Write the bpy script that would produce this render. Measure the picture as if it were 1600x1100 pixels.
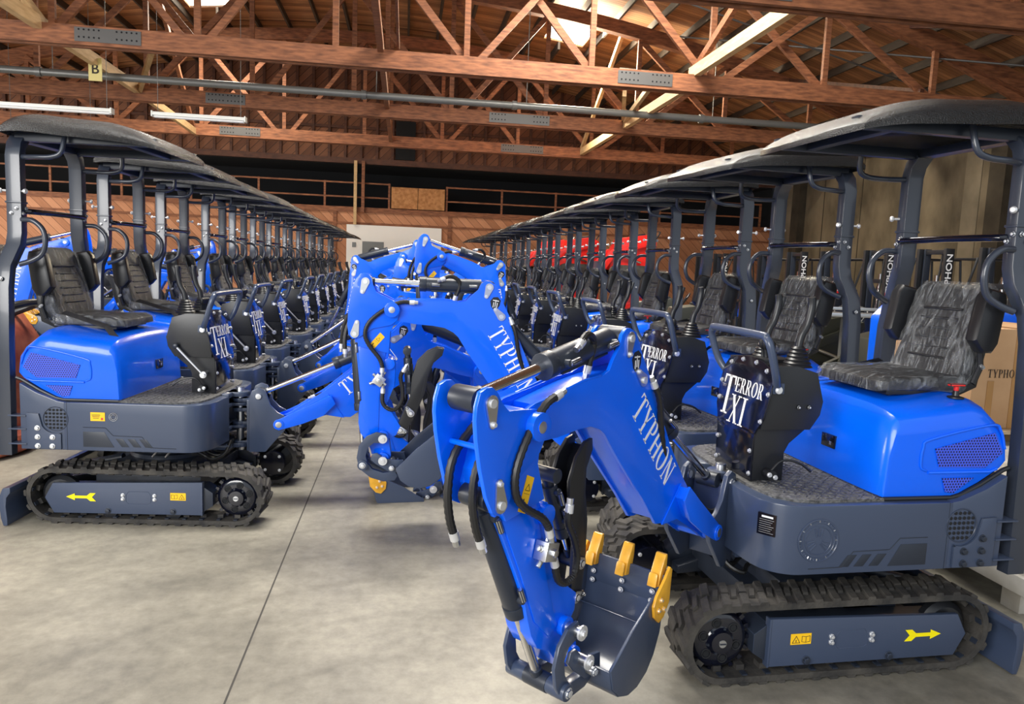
import bpy, bmesh, math, random
from mathutils import Vector, Matrix
random.seed(7)
PI = math.pi
R = math.radians
for o in list(bpy.data.objects):
    bpy.data.objects.remove(o)
sc = bpy.context.scene
col = sc.collection

# ------------------------------------------------------------------ camera
F_PX, PITCH, ROLL, YAW, CAM_H = 1162.0, 0.11669, 0.040143, 0.145632, 1.64945
cp, sp, cy_, sy_ = math.cos(PITCH), math.sin(PITCH), math.cos(YAW), math.sin(YAW)
Fv = Vector((sy_ * cp, cy_ * cp, -sp))
Rt = Vector((cy_, -sy_, 0.0))
Dn = Fv.cross(Rt)
Xc = Rt * math.cos(ROLL) - Dn * math.sin(ROLL)
Yd = Dn * math.cos(ROLL) + Rt * math.sin(ROLL)
cam_d = bpy.data.cameras.new('camera')
cam = bpy.data.objects.new('camera', cam_d)
col.objects.link(cam)
m3 = Matrix((Xc, -Yd, -Fv)).transposed()
cam.matrix_world = Matrix.Translation((0, 0, CAM_H)) @ m3.to_4x4()
cam_d.sensor_fit = 'HORIZONTAL'
cam_d.sensor_width = 36.0
cam_d.lens = 36.0 * F_PX / 1600.0
cam_d.clip_start = 0.05
cam_d.clip_end = 200
sc.camera = cam

# ------------------------------------------------------------------ world, lights, exposure
w = bpy.data.worlds.new('world')
sc.world = w
w.use_nodes = True
bg = w.node_tree.nodes['Background']
bg.inputs[0].default_value = (0.86, 0.93, 1.0, 1)
bg.inputs[1].default_value = 0.75

def area(name, loc, target, sx, sy, power, color=(1, 1, 1)):
    l = bpy.data.lights.new(name, 'AREA')
    l.shape = 'RECTANGLE'
    l.size, l.size_y = sx, sy
    l.energy = power
    l.color = color
    o = bpy.data.objects.new(name, l)
    col.objects.link(o)
    o.location = loc
    d = Vector(target) - Vector(loc)
    o.rotation_euler = d.to_track_quat('-Z', 'Y').to_euler()
    return o

area('door_daylight', (-5.5, -3.2, 3.6), (-1.6, 4.5, 0.4), 6, 3.5, 640, (1.0, 0.98, 0.95))
area('left_door_daylight', (-13.5, 7.5, 3.0), (-2, 12, 1.2), 6, 4, 900, (1.0, 0.97, 0.92))
area('back_wall_fill', (-17.5, 24.5, 3.2), (-9.0, 31.0, 2.2), 3, 3, 420, (1.0, 0.95, 0.88))  # fill lamp added to brighten the left back wall; no window built
area('skylight_light_front', (-0.5, 6.0, 8.3), (-0.5, 6.0, 0), 5, 2.2, 620, (1.0, 0.97, 0.92))
area('skylight_light_left', (-5.7, 24.0, 8.5), (-5.7, 24.0, 0), 1.5, 2.6, 420, (1.0, 0.9, 0.74))
area('skylight_light_right', (4.9, 23.2, 8.3), (5.6, 20.5, 5.6), 1.5, 2.6, 1500, (1.0, 0.86, 0.62))
area('mid_roof_fill', (3.6, 13.2, 8.5), (4.4, 13.2, 0), 3, 2.2, 800, (1.0, 0.95, 0.86))  # fill lamp added to brighten the near ties; no skylight known here
sc.view_settings.view_transform = 'Standard'
sc.view_settings.look = 'None'
sc.view_settings.gamma = 1
sc.view_settings.use_curve_mapping = False
sc.view_settings.exposure = 0.36

# ------------------------------------------------------------------ materials
def mat(name, color, rough=0.5, metal=0.0, coat=0.0, spec=0.5, emis=None, es=0.0):
    m = bpy.data.materials.new(name)
    m.use_nodes = True
    b = m.node_tree.nodes['Principled BSDF']
    b.inputs['Base Color'].default_value = (*color, 1)
    b.inputs['Roughness'].default_value = rough
    b.inputs['Metallic'].default_value = metal
    b.inputs['Coat Weight'].default_value = coat
    b.inputs['Coat Roughness'].default_value = 0.06
    b.inputs['Specular IOR Level'].default_value = spec
    if emis:
        b.inputs['Emission Color'].default_value = (*emis, 1)
        b.inputs['Emission Strength'].default_value = es
    return m

def nodes(m):
    nt = m.node_tree
    return nt, nt.nodes, nt.links, nt.nodes['Principled BSDF']

def noise_col(m, c1, c2, scale=8, detail=6, stretch=(1, 1, 1), lo=0.35, hi=0.65, coord='Object', bump=0.0, bscale=None, rough=None):
    nt, N, L, b = nodes(m)
    tc = N.new('ShaderNodeTexCoord')
    mp = N.new('ShaderNodeMapping')
    mp.inputs['Scale'].default_value = stretch
    L.new(tc.outputs[coord], mp.inputs['Vector'])
    n = N.new('ShaderNodeTexNoise')
    n.inputs['Scale'].default_value = scale
    n.inputs['Detail'].default_value = detail
    L.new(mp.outputs[0], n.inputs['Vector'])
    r = N.new('ShaderNodeValToRGB')
    r.color_ramp.elements[0].position = lo
    r.color_ramp.elements[0].color = (*c1, 1)
    r.color_ramp.elements[1].position = hi
    r.color_ramp.elements[1].color = (*c2, 1)
    L.new(n.outputs['Fac'], r.inputs[0])
    L.new(r.outputs[0], b.inputs['Base Color'])
    if rough:
        mr = N.new('ShaderNodeMapRange')
        mr.inputs['To Min'].default_value, mr.inputs['To Max'].default_value = rough
        L.new(n.outputs['Fac'], mr.inputs['Value'])
        L.new(mr.outputs[0], b.inputs['Roughness'])
    if bump:
        n2 = N.new('ShaderNodeTexNoise')
        n2.inputs['Scale'].default_value = bscale or scale * 4
        n2.inputs['Detail'].default_value = 3
        L.new(mp.outputs[0], n2.inputs['Vector'])
        bp = N.new('ShaderNodeBump')
        bp.inputs['Strength'].default_value = bump
        bp.inputs['Distance'].default_value = 0.02
        L.new(n2.outputs['Fac'], bp.inputs['Height'])
        L.new(bp.outputs[0], b.inputs['Normal'])
    return m

M = {}
M['blue'] = mat('blue_paint', (0.0, 0.125, 0.92), 0.28, 0.0, 0.35, 0.35)
M['blue_dark'] = mat('blue_mesh_backing', (0.002, 0.012, 0.12), 0.6)
M['graphite'] = mat('graphite_paint', (0.042, 0.060, 0.108), 0.32, 0.0, 0.25)
M['graphite_dark'] = mat('dark_graphite_paint', (0.018, 0.024, 0.038), 0.38)
M['post'] = mat('shaded_graphite_post', (0.030, 0.037, 0.055), 0.28, 0.0, 0.3)  # same graphite paint, with the posts' shade put into the colour
M['black'] = mat('black_plastic', (0.012, 0.013, 0.016), 0.36)
M['gloss_black'] = mat('gloss_black_panel', (0.004, 0.005, 0.012), 0.12, 0, 0.5)
M['black_matte'] = noise_col(mat('black_vinyl', (0.015, 0.015, 0.017), 0.5), (0.012, 0.012, 0.014), (0.022, 0.022, 0.025), 30, 2, bump=0.15, bscale=160)
M['rubber'] = noise_col(mat('track_rubber', (0.05, 0.045, 0.04), 0.75), (0.018, 0.017, 0.017), (0.062, 0.056, 0.048), 9, 6, bump=0.2, bscale=60)
M['canopy'] = noise_col(mat('textured_canopy_plastic', (0.05, 0.05, 0.055), 0.27), (0.006, 0.0063, 0.007), (0.014, 0.0145, 0.016), 80, 3, bump=0.5, bscale=190)
M['chrome'] = mat('chrome', (0.8, 0.8, 0.82), 0.14, 1.0)
M['steel'] = mat('zinc_steel', (0.62, 0.63, 0.65), 0.32, 1.0)
M['bolt'] = mat('bright_bolt', (0.75, 0.76, 0.78), 0.35, 0.6)
M['yellow'] = mat('yellow_decal', (0.95, 0.80, 0.0), 0.4)
M['amber'] = mat('amber_sticker', (0.95, 0.55, 0.01), 0.4)
M['tooth'] = noise_col(mat('orange_tooth_paint', (0.75, 0.36, 0.02), 0.35, 0, 0.3), (0.62, 0.30, 0.02), (0.85, 0.44, 0.03), 12, 3)
M['white'] = mat('white_lettering', (0.9, 0.9, 0.9), 0.45)
M['red'] = mat('red_paint', (0.75, 0.02, 0.015), 0.3, 0, 0.4)
M['white_paint'] = mat('white_paint', (0.86, 0.85, 0.81), 0.45)
M['hose'] = mat('black_hose', (0.01, 0.01, 0.011), 0.42)
M['inktext'] = mat('dark_print', (0.03, 0.02, 0.015), 0.7)
M['mat'] = noise_col(mat('rubber_floor_mat', (0.06, 0.06, 0.06), 0.55), (0.05, 0.05, 0.05), (0.16, 0.16, 0.155), 60, 4, bump=0.5, bscale=120)

def wood_mat(name, c1, c2, stretch, rough=0.7, lo=0.3, hi=0.7, scale=3.0):
    return noise_col(mat(name, c1, rough), c1, c2, scale, 8, stretch, lo, hi, bump=0.15, bscale=6)
M['truss'] = wood_mat('red_brown_timber', (0.12, 0.042, 0.019), (0.34, 0.13, 0.056), (1.2, 7, 7))
M['truss_dark'] = wood_mat('dark_old_timber', (0.055, 0.02, 0.012), (0.11, 0.04, 0.02), (1.5, 4, 4))
M['joist'] = wood_mat('grey_brown_joist', (0.035, 0.026, 0.02), (0.07, 0.05, 0.036), (6, 1, 6))
M['sun_toned_wood'] = wood_mat('sun_toned_timber', (0.50, 0.32, 0.15), (0.66, 0.46, 0.24), (6, 1, 6))  # sunlight on the roof ties put into a paler timber colour
M['osb'] = noise_col(mat('osb_board', (0.5, 0.25, 0.09), 0.7), (0.34, 0.14, 0.04), (0.52, 0.25, 0.09), 9, 8)
M['cardboard'] = noise_col(mat('cardboard', (0.45, 0.27, 0.13), 0.8), (0.44, 0.26, 0.13), (0.52, 0.32, 0.17), 3, 4)
M['tape'] = mat('brown_packing_tape', (0.40, 0.21, 0.07), 0.25)
M['pallet'] = wood_mat('pallet_wood', (0.45, 0.32, 0.19), (0.62, 0.47, 0.30), (1, 6, 6))
M['beige'] = noise_col(mat('beige_crate_steel', (0.5, 0.47, 0.42), 0.6), (0.36, 0.33, 0.28), (0.56, 0.54, 0.50), 4, 8)

# roof deck: boards running across (x), seams every 0.14 m along y
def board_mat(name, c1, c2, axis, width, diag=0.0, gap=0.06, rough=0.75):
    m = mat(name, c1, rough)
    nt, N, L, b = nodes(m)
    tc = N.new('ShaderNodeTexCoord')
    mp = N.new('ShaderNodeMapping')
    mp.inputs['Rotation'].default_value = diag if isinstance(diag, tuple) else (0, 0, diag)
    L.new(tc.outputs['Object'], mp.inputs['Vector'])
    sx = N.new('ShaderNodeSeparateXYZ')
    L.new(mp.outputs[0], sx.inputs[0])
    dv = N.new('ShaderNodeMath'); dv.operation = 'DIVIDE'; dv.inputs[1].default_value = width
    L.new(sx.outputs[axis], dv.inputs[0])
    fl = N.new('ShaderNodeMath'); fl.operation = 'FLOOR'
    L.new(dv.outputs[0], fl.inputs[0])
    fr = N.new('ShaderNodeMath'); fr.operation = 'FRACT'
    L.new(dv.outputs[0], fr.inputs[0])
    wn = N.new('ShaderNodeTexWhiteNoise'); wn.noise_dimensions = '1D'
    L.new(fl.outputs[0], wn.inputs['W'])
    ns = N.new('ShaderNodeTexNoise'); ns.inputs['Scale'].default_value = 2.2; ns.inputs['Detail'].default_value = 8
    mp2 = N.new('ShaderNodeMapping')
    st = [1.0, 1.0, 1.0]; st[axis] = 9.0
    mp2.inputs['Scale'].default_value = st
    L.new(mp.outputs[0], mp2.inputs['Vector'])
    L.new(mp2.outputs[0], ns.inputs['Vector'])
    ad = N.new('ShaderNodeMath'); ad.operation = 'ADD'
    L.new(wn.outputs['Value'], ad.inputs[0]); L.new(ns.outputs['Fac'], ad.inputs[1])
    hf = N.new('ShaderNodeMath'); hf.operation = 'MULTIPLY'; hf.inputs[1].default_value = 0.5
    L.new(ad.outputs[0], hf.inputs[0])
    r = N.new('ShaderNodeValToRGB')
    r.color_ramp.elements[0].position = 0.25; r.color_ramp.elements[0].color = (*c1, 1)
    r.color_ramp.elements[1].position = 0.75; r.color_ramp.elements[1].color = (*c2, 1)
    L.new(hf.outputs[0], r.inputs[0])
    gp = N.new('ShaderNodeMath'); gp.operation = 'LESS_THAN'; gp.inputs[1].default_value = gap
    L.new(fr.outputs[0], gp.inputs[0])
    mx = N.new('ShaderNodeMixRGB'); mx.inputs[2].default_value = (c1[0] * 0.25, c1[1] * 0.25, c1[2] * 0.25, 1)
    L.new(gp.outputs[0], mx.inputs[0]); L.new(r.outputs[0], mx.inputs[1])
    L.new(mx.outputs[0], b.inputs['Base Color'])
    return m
M['deck'] = board_mat('roof_deck_boards', (0.24, 0.105, 0.045), (0.56, 0.27, 0.115), 1, 0.14)
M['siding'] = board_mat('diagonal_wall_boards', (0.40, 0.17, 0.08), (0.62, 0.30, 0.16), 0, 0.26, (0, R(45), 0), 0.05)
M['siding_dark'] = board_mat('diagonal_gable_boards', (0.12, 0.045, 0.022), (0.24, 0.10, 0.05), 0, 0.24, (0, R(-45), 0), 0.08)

def concrete_floor():
    m = mat('concrete_floor', (0.3, 0.29, 0.27), 0.45)
    nt, N, L, b = nodes(m)
    tc = N.new('ShaderNodeTexCoord')
    n1 = N.new('ShaderNodeTexNoise'); n1.inputs['Scale'].default_value = 0.55; n1.inputs['Detail'].default_value = 9; n1.inputs['Roughness'].default_value = 0.62
    n2 = N.new('ShaderNodeTexNoise'); n2.inputs['Scale'].default_value = 14; n2.inputs['Detail'].default_value = 8; n2.inputs['Roughness'].default_value = 0.7
    L.new(tc.outputs['Object'], n1.inputs['Vector']); L.new(tc.outputs['Object'], n2.inputs['Vector'])
    r1 = N.new('ShaderNodeValToRGB')
    r1.color_ramp.elements[0].position = 0.33; r1.color_ramp.elements[0].color = (0.13, 0.121, 0.100, 1)
    r1.color_ramp.elements[1].position = 0.60; r1.color_ramp.elements[1].color = (0.35, 0.325, 0.262, 1)
    L.new(n1.outputs['Fac'], r1.inputs[0])
    r2 = N.new('ShaderNodeValToRGB')
    r2.color_ramp.elements[0].position = 0.3; r2.color_ramp.elements[0].color = (0.72, 0.72, 0.72, 1)
    r2.color_ramp.elements[1].position = 0.7; r2.color_ramp.elements[1].color = (1.12, 1.12, 1.12, 1)
    L.new(n2.outputs['Fac'], r2.inputs[0])
    mx = N.new('ShaderNodeMixRGB'); mx.blend_type = 'MULTIPLY'; mx.inputs[0].default_value = 1
    L.new(r1.outputs[0], mx.inputs[1]); L.new(r2.outputs[0], mx.inputs[2])
    # tyre scuff arcs
    wv = N.new('ShaderNodeTexWave'); wv.wave_type = 'RINGS'; wv.rings_direction = 'Z'
    wv.inputs['Scale'].default_value = 0.8; wv.inputs['Distortion'].default_value = 1.5
    wv.inputs['Detail'].default_value = 4; wv.inputs['Detail Scale'].default_value = 2
    mp = N.new('ShaderNodeMapping'); mp.inputs['Location'].default_value = (-0.2, -1.8, 0)
    L.new(tc.outputs['Object'], mp.inputs['Vector']); L.new(mp.outputs[0], wv.inputs['Vector'])
    r3 = N.new('ShaderNodeValToRGB')
    r3.color_ramp.elements[0].position = 0.0; r3.color_ramp.elements[0].color = (0.86, 0.86, 0.86, 1)
    r3.color_ramp.elements[1].position = 0.10; r3.color_ramp.elements[1].color = (1, 1, 1, 1)
    L.new(wv.outputs['Fac'], r3.inputs[0])
    mx2 = N.new('ShaderNodeMixRGB'); mx2.blend_type = 'MULTIPLY'; mx2.inputs[0].default_value = 0.8
    L.new(mx.outputs[0], mx2.inputs[1]); L.new(r3.outputs[0], mx2.inputs[2])
    L.new(mx2.outputs[0], b.inputs['Base Color'])
    mr = N.new('ShaderNodeMapRange'); mr.inputs['To Min'].default_value = 0.30; mr.inputs['To Max'].default_value = 0.62
    L.new(n1.outputs['Fac'], mr.inputs['Value']); L.new(mr.outputs[0], b.inputs['Roughness'])
    bp = N.new('ShaderNodeBump'); bp.inputs['Strength'].default_value = 0.08
    L.new(n2.outputs['Fac'], bp.inputs['Height']); L.new(bp.outputs[0], b.inputs['Normal'])
    return m
M['floor'] = concrete_floor()
M['concrete_wall'] = noise_col(mat('stained_concrete_wall', (0.3, 0.26, 0.19), 0.85), (0.075, 0.060, 0.038), (0.20, 0.162, 0.108), 0.9, 10, (1, 1, 0.6), 0.35, 0.65, bump=0.2, bscale=8)
M['light_concrete'] = noise_col(mat('pale_wall_concrete', (0.4, 0.34, 0.24), 0.85), (0.15, 0.125, 0.085), (0.24, 0.20, 0.14), 1.2, 8)
M['pilaster'] = noise_col(mat('dark_pilaster_concrete', (0.08, 0.065, 0.045), 0.85), (0.028, 0.022, 0.014), (0.06, 0.048, 0.032), 1.5, 8)
M['joint'] = mat('dark_floor_joint', (0.05, 0.046, 0.04), 0.8)
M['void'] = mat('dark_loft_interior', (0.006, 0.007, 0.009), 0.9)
M['glow'] = mat('bright_skylight_panel', (1, 1, 1), 0.5, emis=(1.0, 0.93, 0.78), es=9.0)
M['tube'] = mat('fluorescent_fixture_white', (0.82, 0.84, 0.80), 0.4)
M['pipe'] = mat('grey_pipe', (0.16, 0.165, 0.16), 0.4, 0.3)
M['plate_steel'] = mat('grey_splice_plate', (0.12, 0.12, 0.12), 0.5, 0.5)
M['olive'] = mat('olive_dark_paint', (0.022, 0.024, 0.017), 0.4)

def wrap_mat():
    m = bpy.data.materials.new('clear_plastic_wrap')
    m.use_nodes = True
    nt = m.node_tree; N = nt.nodes; L = nt.links
    N.clear()
    out = N.new('ShaderNodeOutputMaterial')
    tr = N.new('ShaderNodeBsdfTransparent')
    gl = N.new('ShaderNodeBsdfPrincipled')
    gl.inputs['Base Color'].default_value = (0.42, 0.44, 0.46, 1)
    gl.inputs['Roughness'].default_value = 0.16
    gl.inputs['Specular IOR Level'].default_value = 0.9
    tc = N.new('ShaderNodeTexCoord')
    mp = N.new('ShaderNodeMapping'); mp.inputs['Scale'].default_value = (1.0, 2.2, 0.6)
    L.new(tc.outputs['Object'], mp.inputs['Vector'])
    n = N.new('ShaderNodeTexNoise'); n.inputs['Scale'].default_value = 9; n.inputs['Detail'].default_value = 4; n.inputs['Distortion'].default_value = 2.6
    L.new(mp.outputs[0], n.inputs['Vector'])
    r = N.new('ShaderNodeValToRGB')
    r.color_ramp.elements[0].position = 0.45; r.color_ramp.elements[0].color = (0.07, 0.07, 0.07, 1)
    r.color_ramp.elements[1].position = 0.76; r.color_ramp.elements[1].color = (0.55, 0.55, 0.55, 1)
    L.new(n.outputs['Fac'], r.inputs[0])
    bp = N.new('ShaderNodeBump'); bp.inputs['Strength'].default_value = 0.9; bp.inputs['Distance'].default_value = 0.03
    L.new(n.outputs['Fac'], bp.inputs['Height'])
    L.new(bp.outputs[0], gl.inputs['Normal'])
    mx = N.new('ShaderNodeMixShader')
    L.new(r.outputs[0], mx.inputs[0]); L.new(tr.outputs[0], mx.inputs[1]); L.new(gl.outputs[0], mx.inputs[2])
    L.new(mx.outputs[0], out.inputs['Surface'])
    return m
M['wrap'] = wrap_mat()

def grille_mat():
    # blue perforated sheet: staggered dark holes in the metal
    m = mat('blue_perforated_sheet', (0.02, 0.06, 0.55), 0.35)
    nt, N, L, b = nodes(m)
    tc = N.new('ShaderNodeTexCoord')
    sx = N.new('ShaderNodeSeparateXYZ'); L.new(tc.outputs['Object'], sx.inputs[0])
    def mth(op, a, bv):
        n = N.new('ShaderNodeMath'); n.operation = op
        for i, v in enumerate((a, bv)):
            if v is None: continue
            if isinstance(v, (int, float)): n.inputs[i].default_value = v
            else: L.new(v, n.inputs[i])
        return n.outputs[0]
    P = 0.0135
    rz = mth('DIVIDE', sx.outputs[2], P * 0.866)
    row = mth('FLOOR', rz, None)
    odd = mth('MULTIPLY', mth('MODULO', mth('ABSOLUTE', row, None), 2.0), 0.5)
    fx = mth('FRACT', mth('ADD', mth('DIVIDE', sx.outputs[0], P), odd), None)
    fz = mth('FRACT', rz, None)
    dx = mth('SUBTRACT', fx, 0.5); dz = mth('MULTIPLY', mth('SUBTRACT', fz, 0.5), 0.866)
    d2 = mth('ADD', mth('MULTIPLY', dx, dx), mth('MULTIPLY', dz, dz))
    hole = mth('LESS_THAN', d2, 0.092)
    mx = N.new('ShaderNodeMixRGB')
    mx.inputs[1].default_value = (0.05, 0.10, 0.75, 1); mx.inputs[2].default_value = (0.003, 0.006, 0.05, 1)
    L.new(hole, mx.inputs[0]); L.new(mx.outputs[0], b.inputs['Base Color'])
    return m
M['grille'] = grille_mat()

# ------------------------------------------------------------------ mesh builder
class MB:
    def __init__(s):
        s.v, s.f, s.m = [], [], []
        s.mats = []
    def mi(s, m):
        if m not in s.mats:
            s.mats.append(m)
        return s.mats.index(m)
    def add(s, vs, fs, m):
        k = len(s.v); i = s.mi(m)
        s.v += [tuple(v) for v in vs]
        for f in fs:
            s.f.append(tuple(k + a for a in f)); s.m.append(i)
    def box(s, c, d, m, rot=None):
        hx, hy, hz = d[0] / 2, d[1] / 2, d[2] / 2
        vs = [Vector((x, y, z)) for z in (-hz, hz) for y in (-hy, hy) for x in (-hx, hx)]
        if rot is not None:
            vs = [rot @ v for v in vs]
        vs = [v + Vector(c) for v in vs]
        s.add(vs, [(0, 2, 3, 1), (4, 5, 7, 6), (0, 1, 5, 4), (2, 6, 7, 3), (0, 4, 6, 2), (1, 3, 7, 5)], m)
    def box2(s, a, b, m):
        s.box([(a[i] + b[i]) / 2 for i in range(3)], [abs(b[i] - a[i]) for i in range(3)], m)
    def prism(s, poly, y0, y1, m, fn=None):
        """polygon in (x,z), extruded along y"""
        n = len(poly)
        ar = sum(poly[i][0] * poly[(i + 1) % n][1] - poly[(i + 1) % n][0] * poly[i][1] for i in range(n))
        if ar < 0: poly = poly[::-1]
        if y0 > y1: y0, y1 = y1, y0
        vs = [(p[0], y0, p[1]) for p in poly] + [(p[0], y1, p[1]) for p in poly]
        if fn: vs = [fn(Vector(v)) for v in vs]
        fs = [tuple(range(n)), tuple(range(2 * n - 1, n - 1, -1))]
        fs += [(i, i + n, (i + 1) % n + n, (i + 1) % n) for i in range(n)]
        s.add(vs, fs, m)
    def strip(s, line, t, y0, y1, m):
        """bent sheet: polyline in (x,z) with thickness t, extruded along y"""
        n = len(line); up = []; dn = []
        for i, p in enumerate(line):
            a = line[max(i - 1, 0)]; b = line[min(i + 1, n - 1)]
            dx, dz = b[0] - a[0], b[1] - a[1]; l = math.hypot(dx, dz) or 1
            up.append((p[0] - dz / l * t / 2, p[1] + dx / l * t / 2)); dn.append((p[0] + dz / l * t / 2, p[1] - dx / l * t / 2))
        s.prism(up + dn[::-1], y0, y1, m)
    def cyl(s, p0, p1, r, m, n=16, r1=None, caps=True):
        p0, p1 = Vector(p0), Vector(p1)
        r1 = r if r1 is None else r1
        d = (p1 - p0).normalized()
        a = d.orthogonal().normalized(); b = d.cross(a)
        vs = []
        for p, rr in ((p0, r), (p1, r1)):
            for i in range(n):
                t = 2 * PI * i / n
                vs.append(p + (a * math.cos(t) + b * math.sin(t)) * rr)
        fs = [(i, (i + 1) % n, (i + 1) % n + n, i + n) for i in range(n)]
        if caps: fs += [tuple(range(n - 1, -1, -1)), tuple(range(n, 2 * n))]
        s.add(vs, fs, m)
    def tube(s, path, r, m, n=10, sub=0, rib=0.0, flat=None):
        P = [Vector(p) for p in path]
        if sub:
            Q = []
            ext = [P[0] * 2 - P[1]] + P + [P[-1] * 2 - P[-2]]
            for i in range(1, len(ext) - 2):
                for k in range(sub):
                    t = k / sub
                    a, b, c, d = ext[i - 1], ext[i], ext[i + 1], ext[i + 2]
                    Q.append(0.5 * ((2 * b) + (c - a) * t + (2 * a - 5 * b + 4 * c - d) * t * t + (3 * b - a - 3 * c + d) * t ** 3))
            Q.append(P[-1]); P = Q
        vs = []; prev = None
        for i, p in enumerate(P):
            d = (P[min(i + 1, len(P) - 1)] - P[max(i - 1, 0)]).normalized()
            if prev is None: a = d.orthogonal().normalized()
            else:
                a = (prev - d * prev.dot(d))
                a = a.normalized() if a.length > 1e-6 else d.orthogonal().normalized()
            prev = a; b = d.cross(a)
            rr = r * (1 + (rib if i % 2 else -rib))
            for k in range(n):
                t = 2 * PI * k / n
                vs.append(p + (a * math.cos(t) + b * math.sin(t)) * rr)
        fs = []
        for i in range(len(P) - 1):
            for k in range(n):
                fs.append((i * n + k, i * n + (k + 1) % n, (i + 1) * n + (k + 1) % n, (i + 1) * n + k))
        fs += [tuple(range(n - 1, -1, -1)), tuple(range((len(P) - 1) * n, len(P) * n))]
        s.add(vs, fs, m)
    def lathe(s, prof, c, axis, m, n=20):
        """profile [(radius, height)] about axis through c"""
        ax = Vector(axis).normalized(); a = ax.orthogonal().normalized(); b = ax.cross(a); c = Vector(c)
        vs = []
        for (r, h) in prof:
            for k in range(n):
                t = 2 * PI * k / n
                vs.append(c + ax * h + (a * math.cos(t) + b * math.sin(t)) * r)
        fs = []
        for i in range(len(prof) - 1):
            for k in range(n):
                fs.append((i * n + k, i * n + (k + 1) % n, (i + 1) * n + (k + 1) % n, (i + 1) * n + k))
        fs += [tuple(range(n - 1, -1, -1)), tuple(range((len(prof) - 1) * n, len(prof) * n))]
        s.add(vs, fs, m)
    def bolt(s, c, d, r=0.012, m=None, h=0.01):
        c, d = Vector(c), Vector(d).normalized()
        m = m or M['bolt']
        s.cyl(c - d * 0.002, c + d * 0.003, r * 1.35, m, 12)
        s.cyl(c, c + d * h, r, m, 6)
    def xf(s, mtx):
        s.v = [tuple(mtx @ Vector(v)) for v in s.v]
        return s
    def mesh(s, name, bevel=0.0, smooth=32, seg=2):
        me = bpy.data.meshes.new(name)
        me.from_pydata(s.v, [], s.f)
        for mm in s.mats: me.materials.append(mm)
        for p, i in zip(me.polygons, s.m): p.material_index = i
        bm = bmesh.new(); bm.from_mesh(me)
        bmesh.ops.recalc_face_normals(bm, faces=bm.faces)
        if bevel:
            es = [e for e in bm.edges if len(e.link_faces) == 2 and e.calc_face_angle(0) > R(35)]
            if es:
                bmesh.ops.bevel(bm, geom=es, offset=bevel, segments=seg, affect='EDGES', clamp_overlap=True, profile=0.6)
        bm.to_mesh(me); bm.free()
        for p in me.polygons: p.use_smooth = True
        me.set_sharp_from_angle(angle=R(smooth))
        return me

def link(name, me, parent=None, loc=None, mtx=None):
    o = bpy.data.objects.new(name, me)
    col.objects.link(o)
    if parent: o.parent = parent
    if mtx is not None: o.matrix_local = mtx
    if loc is not None: o.location = loc
    return o

def tag(o, label=None, cat=None, group=None, kind=None):
    if label: o['label'] = label
    if cat: o['category'] = cat
    if group: o['group'] = group
    if kind: o['kind'] = kind
    return o

def empty(name, loc=(0, 0, 0), rz=0.0):
    o = bpy.data.objects.new(name, None)
    o.empty_display_size = 0.2
    col.objects.link(o)
    o.location = loc; o.rotation_euler = (0, 0, rz)
    return o

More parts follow.
